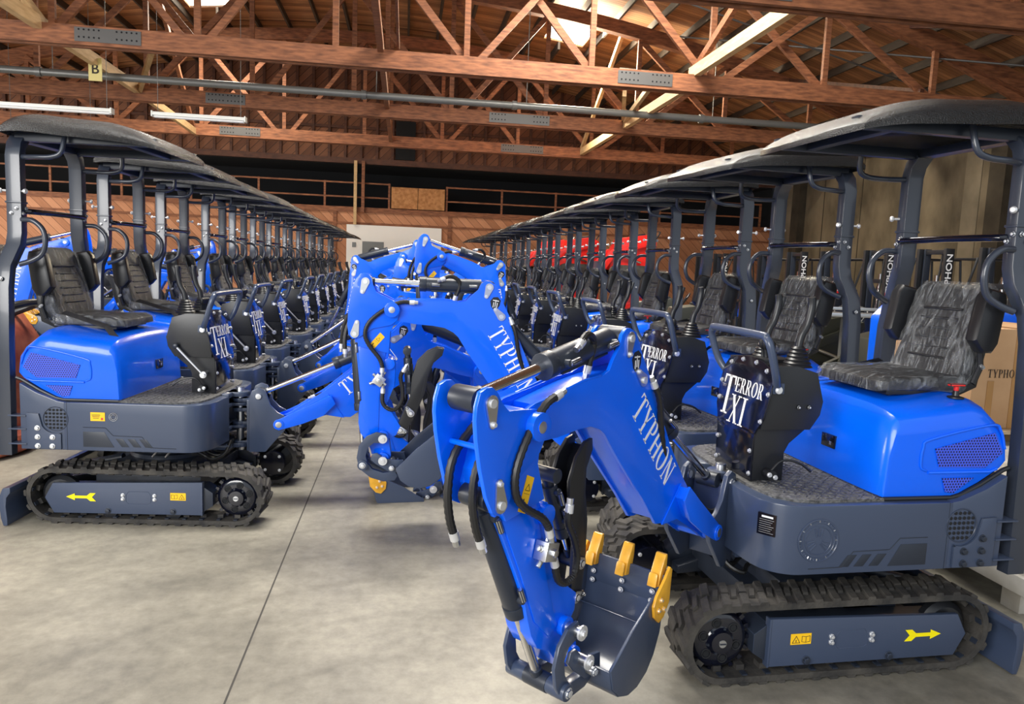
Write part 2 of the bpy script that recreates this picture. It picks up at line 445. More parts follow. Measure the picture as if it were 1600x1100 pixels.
# ------------------------------------------------------------------ lettering (serif capitals built from strokes)
def seg_poly(x0, y0, x1, y1, t):
    """horizontal-thickness stroke between two heights"""
    return [(x0 - t / 2, y0), (x0 + t / 2, y0), (x1 + t / 2, y1), (x1 - t / 2, y1)]
def rect(x0, y0, x1, y1): return [(x0, y0), (x1, y0), (x1, y1), (x0, y1)]
def bowl(cx, cy, rx, ry, tx, ty, a0, a1, n=14):
    out = []
    for i in range(n):
        t0, t1 = a0 + (a1 - a0) * i / n, a0 + (a1 - a0) * (i + 1) / n
        p = lambda t, ax, ay: (cx + math.cos(t) * ax, cy + math.sin(t) * ay)
        out.append([p(t0, rx - tx, ry - ty), p(t0, rx, ry), p(t1, rx, ry), p(t1, rx - tx, ry - ty)])
    return out
def glyph(ch):
    K, T_, S = 0.13, 0.045, 0.05
    if ch == 'T': return 0.66, [rect(.265, 0, .395, 1), rect(.16, 0, .50, S * .8), rect(.02, .955, .64, 1), [(.02, .78), (.05, .78), (.09, .96), (.02, .96)], [(.64, .78), (.61, .78), (.57, .96), (.64, .96)]]
    if ch == 'Y': return 0.72, [rect(.30, 0, .42, .45), rect(.2, 0, .52, S * .8), seg_poly(.36, .42, .13, .97, .14), seg_poly(.37, .42, .60, .97, .05), rect(.0, .96, .27, 1), rect(.49, .96, .71, 1)]
    if ch == 'P': return 0.60, [rect(.08, 0, .21, 1), rect(0, 0, .31, S * .8), rect(0, .96, .3, 1), rect(.2, .96, .32, 1), rect(.2, .46, .32, .5)] + bowl(.31, .73, .25, .27, .12, .045, -PI / 2, PI / 2)
    if ch == 'H': return 0.76, [rect(.08, 0, .21, 1), rect(.53, 0, .66, 1), rect(.2, .48, .55, .525), rect(0, 0, .29, .04), rect(.45, 0, .74, .04), rect(0, .96, .29, 1), rect(.45, .96, .74, 1)]
    if ch == 'O': return 0.78, bowl(.38, .5, .35, .51, .13, .045, 0, 2 * PI, 26)
    if ch == 'N': return 0.78, [rect(.09, 0, .135, 1), rect(.61, 0, .655, 1), seg_poly(.58, 0, .12, 1, .15), rect(0, 0, .23, .04), rect(0, .96, .12, 1), rect(.5, .96, .75, 1)]
    if ch == 'E': return 0.62, [rect(.08, 0, .2, 1), rect(0, 0, .56, .04), rect(0, .96, .54, 1), rect(.2, .48, .42, .52), rect(.40, .4, .44, .6), [(.56, 0), (.5, .04), (.56, .22), (.59, .22)], [(.54, 1), (.48, .96), (.54, .8), (.57, .8)]]
    if ch == 'R': return 0.70, [rect(.08, 0, .2, 1), rect(0, 0, .29, .04), rect(0, .96, .3, 1), rect(.2, .48, .31, .52)] + bowl(.30, .74, .23, .26, .12, .045, -PI / 2, PI / 2) + [seg_poly(.58, 0, .33, .5, .13), rect(.52, 0, .7, .04)]
    if ch == 'X': return 0.74, [seg_poly(.58, 0, .14, 1, .14), seg_poly(.13, 0, .57, 1, .05), rect(0, 0, .25, .04), rect(.46, 0, .72, .04), rect(0, .96, .27, 1), rect(.47, .96, .7, 1)]
    if ch == 'I': return 0.36, [rect(.1, 0, .23, 1), rect(0, 0, .33, .04), rect(0, .96, .33, 1)]
    if ch == 'S': return 0.5, bowl(.24, .74, .2, .26, .09, .05, PI * .15, PI * 1.5) + bowl(.24, .26, .2, .26, .09, .05, -PI * .85, PI * .5)
    if ch == 'M': return 0.9, [rect(.09, 0, .135, 1), rect(.7, 0, .81, 1), seg_poly(.42, .1, .12, 1, .12), seg_poly(.42, .1, .74, 1, .05), rect(0, 0, .23, .04), rect(.62, 0, .88, .04)]
    return 0.4, []
def text_mb(mb, text, h, frame, m, width=1.0, gap=0.06, depth=0.0012):
    """frame(x, y, d) -> 3d point; x along the text, y up, d out of the surface. Centred at x = 0."""
    tot = sum(glyph(c)[0] * width + gap for c in text) - gap
    x = -tot * h / 2
    for c in text:
        gw, polys = glyph(c)
        for p in polys:
            pts = [(x + a * width * h, b * h) for a, b in p]
            n = len(pts)
            ar = sum(pts[i][0] * pts[(i + 1) % n][1] - pts[(i + 1) % n][0] * pts[i][1] for i in range(n))
            if ar < 0: pts = pts[::-1]
            vs = [frame(a, b, depth) for a, b in pts] + [frame(a, b, 0) for a, b in pts]
            mb.add(vs, [tuple(range(n))] + [(i, i + n, (i + 1) % n + n, (i + 1) % n) for i in range(n)], m)
        x += (gw * width + gap) * h
    return mb
def sans_text(body, size, name):
    c = bpy.data.curves.new(name, 'FONT'); c.body = body; c.size = size
    c.align_x = 'CENTER'; c.align_y = 'CENTER'; c.extrude = 0.002; c.offset = 0.012 * size
    o = bpy.data.objects.new(name, c); col.objects.link(o)
    dg = bpy.context.evaluated_depsgraph_get()
    me = bpy.data.meshes.new_from_object(o.evaluated_get(dg))
    bpy.data.objects.remove(o)
    me.name = name
    return me

# ------------------------------------------------------------------ mini excavator (machine frame: x forward, y left, z up, origin on the floor)
CACHE = {}
def cached(key, fn):
    if key not in CACHE: CACHE[key] = fn()
    return CACHE[key]
def mir(poly): return [(p[0], -p[1]) for p in poly]

SPR = (0.60, 0.175); IDL = (-0.46, 0.175); RB = 0.150
def belt_pt(t):
    L0 = SPR[0] - IDL[0]; A0 = PI * RB; tot = 2 * L0 + 2 * A0
    d = (t % 1.0) * tot
    if d < L0: return (IDL[0] + d, IDL[1] + RB), (1, 0), (0, 1)
    d -= L0
    if d < A0:
        a = PI / 2 - d / RB
        return (SPR[0] + RB * math.cos(a), SPR[1] + RB * math.sin(a)), (math.sin(a), -math.cos(a)), (math.cos(a), math.sin(a))
    d -= A0
    if d < L0: return (SPR[0] - d, SPR[1] - RB), (-1, 0), (0, -1)
    d -= L0
    a = -PI / 2 - d / RB
    return (IDL[0] + RB * math.cos(a), IDL[1] + RB * math.sin(a)), (math.sin(a), -math.cos(a)), (math.cos(a), math.sin(a))

def belt_mesh(side):
    mb = MB(); Y0, Y1 = 0.335 * side, 0.530 * side
    n = 96; vs = []; fs = []
    for i in range(n):
        (x, z), t, nn = belt_pt(i / n)
        for y, dr in ((Y0, 0.0), (Y0, 0.014), (Y1, 0.014), (Y1, 0.0), (Y1, -0.012), (Y0, -0.012)):
            vs.append((x + nn[0] * dr, y, z + nn[1] * dr))
    for i in range(n):
        j = (i + 1) % n
        for k in range(6):
            fs.append((i * 6 + k, i * 6 + (k + 1) % 6, j * 6 + (k + 1) % 6, j * 6 + k))
    mb.add(vs, fs, M['rubber'])
    NL = 38
    for i in range(NL):
        for (ya, yb, off, ln) in ((0.44, 0.532, 0.0, 0.042), (0.335, 0.425, 0.5, 0.042), (0.40, 0.465, 0.25, 0.03)):
            (x, z), t, nn = belt_pt((i + off) / NL)
            tv, nv = Vector((t[0], 0, t[1])), Vector((nn[0], 0, nn[1]))
            c = Vector((x, 0, z)) + nv * 0.012
            vs = []
            for h, sc_ in ((0.0, 1.0), (0.014, 0.72)):
                for sy2, sx2 in ((ya, -1), (ya, 1), (yb, 1), (yb, -1)):
                    skew = 0.016 if sy2 == yb else -0.016
                    vs.append(c + nv * h + tv * (sx2 * ln / 2 * sc_ + skew) + Vector((0, sy2 * side, 0)))
            mb.add(vs, [(0, 1, 2, 3), (4, 5, 6, 7), (0, 1, 5, 4), (1, 2, 6, 5), (2, 3, 7, 6), (3, 0, 4, 7)], M['rubber'])
    for i in range(30):
        (x, z), t, nn = belt_pt(i / 30)
        tv, nv = Vector((t[0], 0, t[1])), Vector((nn[0], 0, nn[1]))
        c = Vector((x, 0.455 * side, z)) - nv * 0.022
        ax = Matrix((tv, Vector((0, 1, 0)), nv)).transposed()
        mb.box(c, (0.034, 0.045, 0.026), M['rubber'], ax)
        mb.box(Vector((x, 0.505 * side, z)) - nv * 0.014, (0.022, 0.03, 0.008), M['graphite_dark'], ax)
    return mb.mesh('track', smooth=40)

def cover_mesh(side):
    mb = MB(); o = side
    mb.prism([(-.52, .157), (-.472, .246), (.402, .270), (.402, .067), (-.469, .064)], .500 * o, .520 * o, M['graphite'])
    mb.prism([(-.46, .10), (-.46, .22), (.40, .24), (.46, .2), (.46, .12), (.40, .08)], .38 * o, .500 * o, M['graphite_dark'])
    mb.box((.402, .505 * o, .168), (.008, .035, .205), M['graphite'])
    for x in (.229, -.151): mb.cyl((x, .40 * o, .078), (x, .50 * o, .078), .045, M['black'], 20)
    for x, z in ((.231, .086), (-.153, .082)): mb.bolt((x, .520 * o, z), (0, o, 0), .014, M['graphite_dark'], .014)
    for x in (.122, -.064):
        for z in (.182, .158): mb.bolt((x, .520 * o, z), (0, o, 0), .009, None, .012)
    # raised inspection plate outline
    pts = [(.085, .197), (.11, .215)]
    outl = [(.10, .14), (.10, .182), (.085, .205), (-.03, .205), (-.045, .182), (-.045, .14), (-.03, .128), (.085, .128)]
    for i in range(len(outl)):
        a, b = outl[i], outl[(i + 1) % len(outl)]
        mb.cyl((a[0], .520 * o, a[1]), (b[0], .520 * o, b[1]), .0018, M['graphite'], 6)
    return mb.mesh('side_cover', .003)

def sprocket_mesh(side):
    mb = MB(); o = side; x, z = .60, .172
    mb.lathe([(.128, 0), (.128, .03), (.118, .05), (.100, .060), (.060, .060), (.05, .068), (.045, .085), (.02, .088)], (x, .420 * o, z), (0, o, 0), M['gloss_black'], 32)
    for i in range(18):
        a = 2 * PI * i / 18
        mb.box((x + .133 * math.cos(a), .445 * o, z + .133 * math.sin(a)), (.020, .03, .018), M['gloss_black'], Matrix.Rotation(-a, 3, 'Y'))
    for i in range(6):
        a = 2 * PI * i / 6 + .3
        c = (x + .076 * math.cos(a), z + .076 * math.sin(a))
        mb.tube([(c[0] + .019 * math.cos(t), .481 * o, c[1] + .019 * math.sin(t)) for t in [2 * PI * k / 14 for k in range(15)]], .0035, M['black'], 6)
        mb.cyl((c[0], .476 * o, c[1]), (c[0], .483 * o, c[1]), .013, M['void'], 12)
        a2 = a + PI / 6
        mb.bolt((x + .052 * math.cos(a2), .480 * o, z + .052 * math.sin(a2)), (0, o, 0), .006, M['graphite_dark'])
    mb.cyl((x, .505 * o, z), (x, .511 * o, z), .016, M['steel'], 14)
    mb.box((x, .512 * o, z), (.026, .003, .005), M['graphite_dark'])
    mb.cyl((x, .30 * o, z), (x, .42 * o, z), .085, M['gloss_black'], 24)
    for a in (.8, 2.4, 3.9, 5.5): mb.bolt((x + .07 * math.cos(a), .30 * o, z + .07 * math.sin(a)), (0, -o, 0), .008)
    return mb.mesh('drive_sprocket', smooth=35)

def idler_mesh(side):
    mb = MB(); o = side
    mb.lathe([(.08, 0), (.112, .02), (.112, .05), (.09, .07), (.05, .075)], (-.455, .405 * o, .165), (0, o, 0), M['black'], 28)
    return mb.mesh('idler_wheel')

def arrow_mesh(side):
    mb = MB(); o = side; y = .5212 * o
    p = [(-.395, .165), (-.345, .186), (-.345, .173), (-.275, .173), (-.255, .190), (-.222, .190), (-.245, .165), (-.222, .140), (-.255, .140), (-.275, .157), (-.345, .157), (-.345, .144)]
    mb.prism(p, y, y + .0012 * o, M['yellow'])
    return mb.mesh('arrow_sticker')

def warn_mesh(side):
    mb = MB(); o = side; y = .5212 * o
    mb.box((.262, y, .180), (.092, .0014, .046), M['amber'])
    y2 = y + .0012 * o
    def tri(cx, s):
        p = [(cx - s, .164), (cx + s, .164), (cx, .164 + 1.75 * s)]
        for i in range(3):
            a, b = p[i], p[(i + 1) % 3]
            mb.cyl((a[0], y2, a[1]), (b[0], y2, b[1]), .0012, M['inktext'], 5)
        mb.box((cx, y2, .172), (.003, .001, .010), M['inktext'])
    tri(.284 * 1, .017)
    for a, b in (((.222, .168), (.222, .192)), ((.240, .165), (.240, .189)), ((.258, .168), (.258, .192)), ((.222, .168), (.240, .165)), ((.240, .165), (.258, .168)), ((.222, .192), (.240, .189)), ((.240, .189), (.258, .192))):
        mb.cyl((a[0], y2, a[1]), (b[0], y2, b[1]), .001, M['inktext'], 5)
    return mb.mesh('warning_sticker')

def undercarriage_mesh():
    mb = MB()
    mb.box2((-.30, -.36, .15), (.34, .36, .26), M['graphite_dark'])
    mb.box2((-.20, -.30, .24), (.24, .30, .33), M['graphite_dark'])
    for s in (-1, 1):
        mb.prism([(.10, .26), (.45, .16), (.45, .12), (.0, .16)], .28 * s, .36 * s, M['graphite_dark'])
        mb.prism([(-.05, .26), (-.40, .18), (-.40, .12), (.0, .16)], .28 * s, .36 * s, M['graphite_dark'])
    return mb.mesh('undercarriage_frame', .006)
def bearing_mesh():
    mb = MB()
    mb.lathe([(.25, 0), (.25, .035), (.22, .04), (.22, .075), (.27, .08), (.27, .13)], (0.02, 0, .32), (0, 0, 1), M['graphite_dark'], 36)
    for k in range(5):
        mb.tube([(.22, -.2 + .1 * k, .40), (.30, -.18 + .08 * k, .345), (.36, -.2 + .1 * k, .33), (.42, -.16 + .08 * k, .36), (.44, -.1 + .05 * k, .43)], .011, M['hose'], 8, 4)
    for y in (-.3, .28):
        for x in (.02, .10): mb.cyl((x, y, .36), (x + .05, y, .42), .008, M['steel'], 8)
    return mb.mesh('slewing_ring')
def blade_mesh():
    mb = MB()
    prof = [(-.700, .236), (-.742, .232), (-.760, .19), (-.765, .12), (-.758, .05), (-.745, .004), (-.722, .006), (-.722, .05), (-.728, .12), (-.722, .175), (-.700, .205)]
    mb.prism(prof, -.605, .605, M['graphite'])
    for s in (-1, 1):
        mb.prism([(-.72, .17), (-.25, .24), (-.25, .17), (-.72, .08)], .14 * s, .19 * s, M['graphite_dark'])
    mb.cyl((-.72, .08, .17), (-.32, .05, .26), .028, M['graphite_dark'], 14)
    mb.v = [(v[0] + (.03 if v[0] < -.69 else 0), v[1], v[2]) for v in mb.v]
    return mb.mesh('dozer_blade', .004)

# --- upper structure
def house_plan():
    pts = [(-.40, .508), (.28, .508)]
    for k in range(1, 8):
        a = PI / 2 * k / 8
        pts.append((.28 + .15 * math.sin(a), .358 + .15 * math.cos(a)))
    pts += [(.435, .34), (.45, .16), (.33, .12)]
    return pts + [(x, -y) for x, y in pts[::-1]]
def house_mesh():
    mb = MB()
    P = house_plan(); n = len(P)
    vs = [(x, y, .446) for x, y in P] + [(x, y, .735) for x, y in P]
    mb.add(vs, [tuple(range(n)), tuple(range(2 * n - 1, n - 1, -1))] + [(i, (i + 1) % n, (i + 1) % n + n, i + n) for i in range(n)], M['graphite'])
    mb.prism([(-.655, .446), (-.398, .446), (-.398, .735), (-.44, .742), (-.56, .79), (-.655, .845)], -.506, .506, M['graphite'])
    mb.box2((-.30, -.30, .42), (.30, .30, .45), M['graphite_dark'])
    return mb.mesh('house', .006)
def side_detail_mesh(side):
    """grille, bolted bracket plate and styled recess on one flank"""
    mb = MB(); o = side; y = .508 * o
    def plate(poly, t, m, y0=None):
        mb.prism(poly, y if y0 is None else y0, (y if y0 is None else y0) + t * o, m)
    def line(pts, r=.0022, m=None):
        for a, b in zip(pts[:-1], pts[1:]): mb.cyl((a[0], y, a[1]), (b[0], y, b[1]), r, m or M['graphite_dark'], 6)
    plate([(-.293, .470), (-.293, .562), (-.168, .562), (-.113, .470)], .0015, M['graphite_dark'])
    for x in (-.105, -.035, .033): plate([(x, .524), (x + .042, .524), (x + .080, .474), (x + .036, .474)], .0015, M['graphite_dark'])
    line([(-.293, .588), (-.162, .588), (-.118, .541), (.051, .538), (.098, .474), (.25, .471)])
    line([(-.385, .446), (-.385, .735)], .0015)
    # grille
    gx, gz = -.450, .634
    mb.tube([(gx + .072 * math.cos(t), y, gz + .072 * math.sin(t)) for t in [2 * PI * k / 30 for k in range(31)]], .003, M['graphite'], 6)
    for i in range(6):
        for j in range(6):
            px, pz = gx + (i - 2.5) * .0215, gz + (j - 2.5) * .0215
            if math.hypot(px - gx, pz - gz) < .068: mb.cyl((px, y - .002 * o, pz), (px, y + .0012 * o, pz), .0078, M['void'], 10)
    arc = [(gx + .088 * math.cos(t), gz + .088 * math.sin(t)) for t in [R(-150 + k * 14) for k in range(7)]]
    plate([(-.615, .452), (-.615, .668), (-.545, .664)] + arc + [(-.428, .545), (-.418, .545), (-.418, .452)], .008, M['graphite'])
    for bx, bz in ((-.466, .524), (-.468, .470), (-.552, .470), (-.552, .524), (-.552, .578)): mb.bolt((bx, y + .008 * o, bz), (0, o, 0), .0125, M['bolt'] if side < 0 else M['graphite_dark'], .014)
    for z in (.645, .565, .476): mb.prism([(-.615, z), (-.72, z), (-.72, z + .008), (-.615, z + .008)], .455 * o, .520 * o, M['graphite'])
    mb.prism([(-.625, .475), (-.64, .64), (-.655, .64), (-.655, .475)], .49 * o, .497 * o, M['graphite'])
    return mb.mesh('canopy_bracket', .0015)
def emblem_mesh():
    mb = MB(); y = .5085; c = (.215, .590)
    for r, w_ in ((.088, .004), (.074, .0025), (.060, .0025)):
        mb.tube([(c[0] + r * math.cos(t), y, c[1] + r * math.sin(t)) for t in [2 * PI * k / 36 for k in range(37)]], w_, M['graphite'], 6)
    for k in range(36):
        a = 2 * PI * k / 36
        mb.cyl((c[0] + .076 * math.cos(a), y, c[1] + .076 * math.sin(a)), (c[0] + .086 * math.cos(a), y, c[1] + .086 * math.sin(a)), .0022, M['steel'] if k % 3 == 0 else M['graphite'], 5)
    for k in range(3):
        a = PI / 2 + 2 * PI * k / 3
        for q in (-.35, 0, .35):
            mb.cyl((c[0] + .018 * math.cos(a + q * 1.4), y, c[1] + .018 * math.sin(a + q * 1.4)), (c[0] + .052 * math.cos(a + q), y, c[1] + .052 * math.sin(a + q)), .003, M['graphite'], 6)
    return mb.mesh('embossed_emblem')
def spec_plate_mesh():
    mb = MB()
    c = Vector((.405, .437, .640)); nrm = Vector((.78, .62, 0)).normalized(); t = Vector((-.62, .78, 0)).normalized(); up = Vector((0, 0, 1))
    def q(a, b, d): return c + t * a + up * b + nrm * d
    def r4(a0, b0, a1, b1, d0, d1, m):
        vs = [q(a0, b0, d1), q(a1, b0, d1), q(a1, b1, d1), q(a0, b1, d1), q(a0, b0, d0), q(a1, b0, d0), q(a1, b1, d0), q(a0, b1, d0)]
        mb.add(vs, [(0, 1, 2, 3), (4, 5, 6, 7), (0, 1, 5, 4), (1, 2, 6, 5), (2, 3, 7, 6), (3, 0, 4, 7)], m)
    r4(-.038, -.045, .038, .045, -.004, .008, M['gloss_black'])
    for k in range(7): r4(-.03, .018 - k * .009, .03 - (k % 3) * .006, .0205 - k * .009, .008, .0086, M['steel'])
    r4(-.022, .028, .026, .036, .008, .0086, M['white'])
    return mb.mesh('spec_plate')
def fuel_sticker_mesh():
    mb = MB(); y = -.5095
    mb.box((-.205, y, .655), (.084, .0016, .052), M['amber'])
    for k in range(3): mb.box((-.215, y - .001, .665 - k * .009), (.05 - k * .008, .001, .003), M['inktext'])
    mb.box((-.180, y - .001, .642), (.012, .001, .014), M['red'])
    return mb.mesh('fuel_sticker')
def round_badge_mesh():
    mb = MB(); y = -.5095; c = (-.115, .655)
    for r in (.024, .015):
        mb.tube([(c[0] + r * math.cos(t), y, c[1] + r * math.sin(t)) for t in [2 * PI * k / 20 for k in range(21)]], .0016, M['steel'], 6)
    for k in range(4):
        a = PI / 4 + k * PI / 2
        mb.cyl((c[0] + .006 * math.cos(a), y, c[1] + .006 * math.sin(a)), (c[0] + .028 * math.cos(a), y, c[1] + .028 * math.sin(a)), .0015, M['inktext'], 5)
    return mb.mesh('round_badge')
def floor_mat_mesh():
    mb = MB()
    P = [(-.02, .47), (.22, .475), (.30, .455), (.36, .40), (.385, .30), (.37, .18), (.10, .18), (-.02, .3)]
    P = P[:4] + [(.385, .30), (.395, .1)] ; P = P + [(x, -y) for x, y in P[::-1]] + [(-.12, -.47), (-.12, .47)]
    n = len(P)
    vs = [(x, y, .735) for x, y in P] + [(x, y, .747) for x, y in P]
    mb.add(vs, [tuple(range(n)), tuple(range(2 * n - 1, n - 1, -1))] + [(i, (i + 1) % n, (i + 1) % n + n, i + n) for i in range(n)], M['mat'])
    for i in range(13):
        for j in range(30):
            x, y = -.07 + i * .033, -.45 + j * .031
            if x > .25 and abs(y) > .40 - (x - .25): continue
            a = .7 if (i + j) % 2 else -.7
            mb.box((x, y, .748), (.024, .006, .004), M['mat'], Matrix.Rotation(a, 3, 'Z'))
    return mb.mesh('floor_mat')

HP = [(-.088, .748), (-.098, .92), (-.120, 1.085), (-.145, 1.120), (-.30, 1.142), (-.50, 1.172), (-.56, 1.165), (-.645, 1.085), (-.680, 1.03), (-.692, .90), (-.665, .868), (-.56, .805), (-.47, .762), (-.42, .748)]
def hood_mesh():
    mb = MB()
    secs = [(.462, .030, 1.045), (.460, .014, 1.085), (.445, .004, 1.118), (.425, 0, 1.135), (.36, -.002, 1.155), (.24, -.004, 1.168), (0, -.006, 1.175)]
    S = [(-y, a, b) for y, a, b in secs] + [(y, a, b) for y, a, b in secs[:-1][::-1]]
    vs = []; n = len(HP)
    for (y, ins, zt) in S:
        for (x, z) in HP:
            cx = -.38
            f = 1 - ins / .3
            xx = cx + (x - cx) * f
            zz = .748 + (z - .748) * min(1, (zt - .748) / (1.175 - .748)) if z > 1.0 else z
            vs.append((xx, y, zz))
    fs = []
    for i in range(len(S) - 1):
        for k in range(n): fs.append((i * n + k, i * n + (k + 1) % n, (i + 1) * n + (k + 1) % n, (i + 1) * n + k))
    fs += [tuple(range(n)), tuple(range((len(S) - 1) * n, len(S) * n))]
    mb.add(vs, fs, M['blue'])
    for s in (-1, 1):   # raised beads around the grille panel
        y = .463 * s
        mb.tube([(-.635, y, .865), (-.60, y, .852), (-.30, y, .852)], .007, M['blue'], 8)
        mb.tube([(-.29, y, .86), (-.262, y, .88), (-.265, y, .96), (-.30, y, .995), (-.58, y, 1.055), (-.635, y, 1.03), (-.665, y, .95)], .006, M['blue'], 8, 4)
    mb.cyl((-.10, -.455, 1.09), (-.10, .455, 1.09), .001, M['blue'], 4)
    return mb.mesh('engine_hood', .008, 42)
def hood_seal_mesh():
    mb = MB()
    for s in (-1, 1):
        y = .463 * s
        mb.tube([(-.695, y, .868), (-.665, y, .858), (-.56, y, .796), (-.47, y, .753), (-.42, y, .742), (-.10, y, .742)], .010, M['black'], 8)
    mb.tube([(-.09, -.46, .742), (-.085, 0, .742), (-.09, .46, .742)], .010, M['black'], 8)
    return mb.mesh('rubber_seal')
def grille_mesh(s, low):
    mb = MB(); y = .4635 * s
    p = [(-.525, .828), (-.37, .828), (-.39, .768), (-.43, .762)] if low else [(-.605, 1.022), (-.655, .935), (-.575, .872), (-.348, .877), (-.322, .955)]
    mb.prism(p, y, y + .003 * s, M['grille'])
    return mb.mesh('perforated_grille')
def battery_mesh():
    mb = MB()
    mb.box((-.100, .08, .90), (.03, .10, .06), M['gloss_black'])
    mb.box((-.0845, .10, .892), (.002, .018, .018), M['steel'])
    return mb.mesh('gauge_window', .003)

# --- seat
def cush(pts, y0, y1, m, r=.02, n=7):
    """padded block: side profile with rounded y edges"""
    mb = MB()
    cx = sum(p[0] for p in pts) / len(pts); cz = sum(p[1] for p in pts) / len(pts)
    vs = []; k = len(pts)
    ys = []
    for i in range(n + 1):
        t = i / n; y = y0 + (y1 - y0) * (0.5 - 0.5 * math.cos(t * PI)); ys.append(y)
    for y in ys:
        e = min(abs(y - y0), abs(y1 - y))
        ins = r * (1 - math.sqrt(max(0, 1 - (1 - min(e / r, 1)) ** 2)))
        for p in pts:
            d = math.hypot(p[0] - cx, p[1] - cz)
            f = max(0, (d - ins) / d)
            vs.append((cx + (p[0] - cx) * f, y, cz + (p[1] - cz) * f))
    fs = []
    for i in range(len(ys) - 1):
        for j in range(k): fs.append((i * k + j, i * k + (j + 1) % k, (i + 1) * k + (j + 1) % k, (i + 1) * k + j))
    fs += [tuple(range(k)), tuple(range((len(ys) - 1) * k, len(ys) * k))]
    mb.add(vs, fs, m)
    return mb
CU = [(-.19, 1.165), (-.195, 1.205), (-.24, 1.225), (-.42, 1.222), (-.56, 1.232), (-.61, 1.235), (-.62, 1.18), (-.60, 1.16)]
BK = [(-.575, 1.215), (-.60, 1.30), (-.635, 1.42), (-.675, 1.54), (-.70, 1.615), (-.725, 1.643), (-.755, 1.63), (-.755, 1.56), (-.725, 1.45), (-.69, 1.32), (-.66, 1.20), (-.63, 1.17)]
SY = .03
def seat_mesh():
    mb = cush(CU, SY - .235, SY + .235, M['black_matte'], .035)
    b = cush(BK, SY - .215, SY + .215, M['black_matte'], .05)
    mb.add(b.v, b.f, M['black_matte'])
    for k in range(6):   # stitched ribs on the backrest
        z = 1.30 + k * .045; x = -.598 - (z - 1.30) * .30
        mb.cyl((x - .001, SY - .12, z), (x - .001, SY + .12, z), .007, M['black_matte'], 8)
    mb.prism([(-.24, 1.165), (-.60, 1.165), (-.66, 1.20), (-.72, 1.40), (-.74, 1.40), (-.70, 1.18), (-.62, 1.145), (-.24, 1.145)], SY - .21, SY + .21, M['black'])
    mb.box2((-.58, SY - .17, 1.10), (-.28, SY + .17, 1.15), M['black'])
    return mb.mesh('seat', .004, 45)
def wrap_mesh():
    rnd = random.Random(3)
    def puff(pts, d):
        cx = sum(p[0] for p in pts) / len(pts); cz = sum(p[1] for p in pts) / len(pts)
        return [(p[0] + (p[0] - cx) / math.hypot(p[0] - cx, p[1] - cz) * d, p[1] + (p[1] - cz) / math.hypot(p[0] - cx, p[1] - cz) * d) for p in pts]
    def dense(pts, k=4):
        o = []
        for i in range(len(pts)):
            a, b = pts[i], pts[(i + 1) % len(pts)]
            for j in range(k): o.append((a[0] + (b[0] - a[0]) * j / k, a[1] + (b[1] - a[1]) * j / k))
        return o
    a = cush(dense(puff(CU, .014)), SY - .25, SY + .25, M['wrap'], .04, 16)
    b = cush(dense(puff(BK, .012)), SY - .23, SY + .23, M['wrap'], .05, 16)
    a.add(b.v, b.f, M['wrap'])
    a.v = [(v[0] + rnd.uniform(-.0028, .0028), v[1] + rnd.uniform(-.0028, .0028), v[2] + rnd.uniform(-.0028, .0028)) for v in a.v]
    return a.mesh('plastic_wrap', 0, 70)
def armrest_mesh(s):
    P = [(-.690, 1.36), (-.655, 1.40), (-.690, 1.60), (-.715, 1.63), (-.79, 1.615), (-.80, 1.58), (-.775, 1.38), (-.75, 1.345), (-.71, 1.345)]
    mb = cush(P, SY + .228 * s, SY + .300 * s, M['black'], .022)
    mb.tube([(-.74, SY + .235 * s, 1.37), (-.72, SY + .235 * s, 1.28), (-.66, SY + .225 * s, 1.20)], .012, M['black'], 8)
    mb.bolt((-.715, SY + .247 * s, 1.28), (0, s, 0), .009, M['steel'])
    mb.v = [(v[0] + .075 * max(0, min(1, (v[2] - 1.2) / .15)), v[1] + .006 * s, v[2]) for v in mb.v]
    return mb.mesh('armrest')
def belt2_mesh():
    mb = MB()
    mb.add([(-.56, SY - .24, 1.24), (-.53, SY - .24, 1.255), (-.25, SY - .285, 1.18), (-.27, SY - .30, 1.165), (-.16, SY - .33, 1.10), (-.19, SY - .345, 1.09),
            (-.56, SY - .245, 1.237), (-.53, SY - .245, 1.25), (-.25, SY - .29, 1.176), (-.27, SY - .305, 1.16), (-.16, SY - .335, 1.096), (-.19, SY - .35, 1.086)],
           [(0, 1, 2, 3), (3, 2, 4, 5), (6, 7, 8, 9), (9, 8, 10, 11), (0, 3, 9, 6), (1, 2, 8, 7), (3, 5, 11, 9), (2, 4, 10, 8), (4, 5, 11, 10), (0, 1, 7, 6)], M['black_matte'])
    return mb.mesh('seat_belt')
def key_mesh():
    mb = MB(); c = (-.50, .345)
    mb.lathe([(.034, 0), (.034, .008), (.014, .012), (.012, .035)], (c[0], c[1], 1.148), (0, 0, 1), M['black'], 16)
    mb.lathe([(.010, 0), (.011, .02), (.014, .024)], (c[0], c[1], 1.18), (0, 0, 1), M['red'], 14)
    mb.box((c[0], c[1], 1.207), (.075, .022, .012), M['red'])
    return mb.mesh('battery_switch', .003)

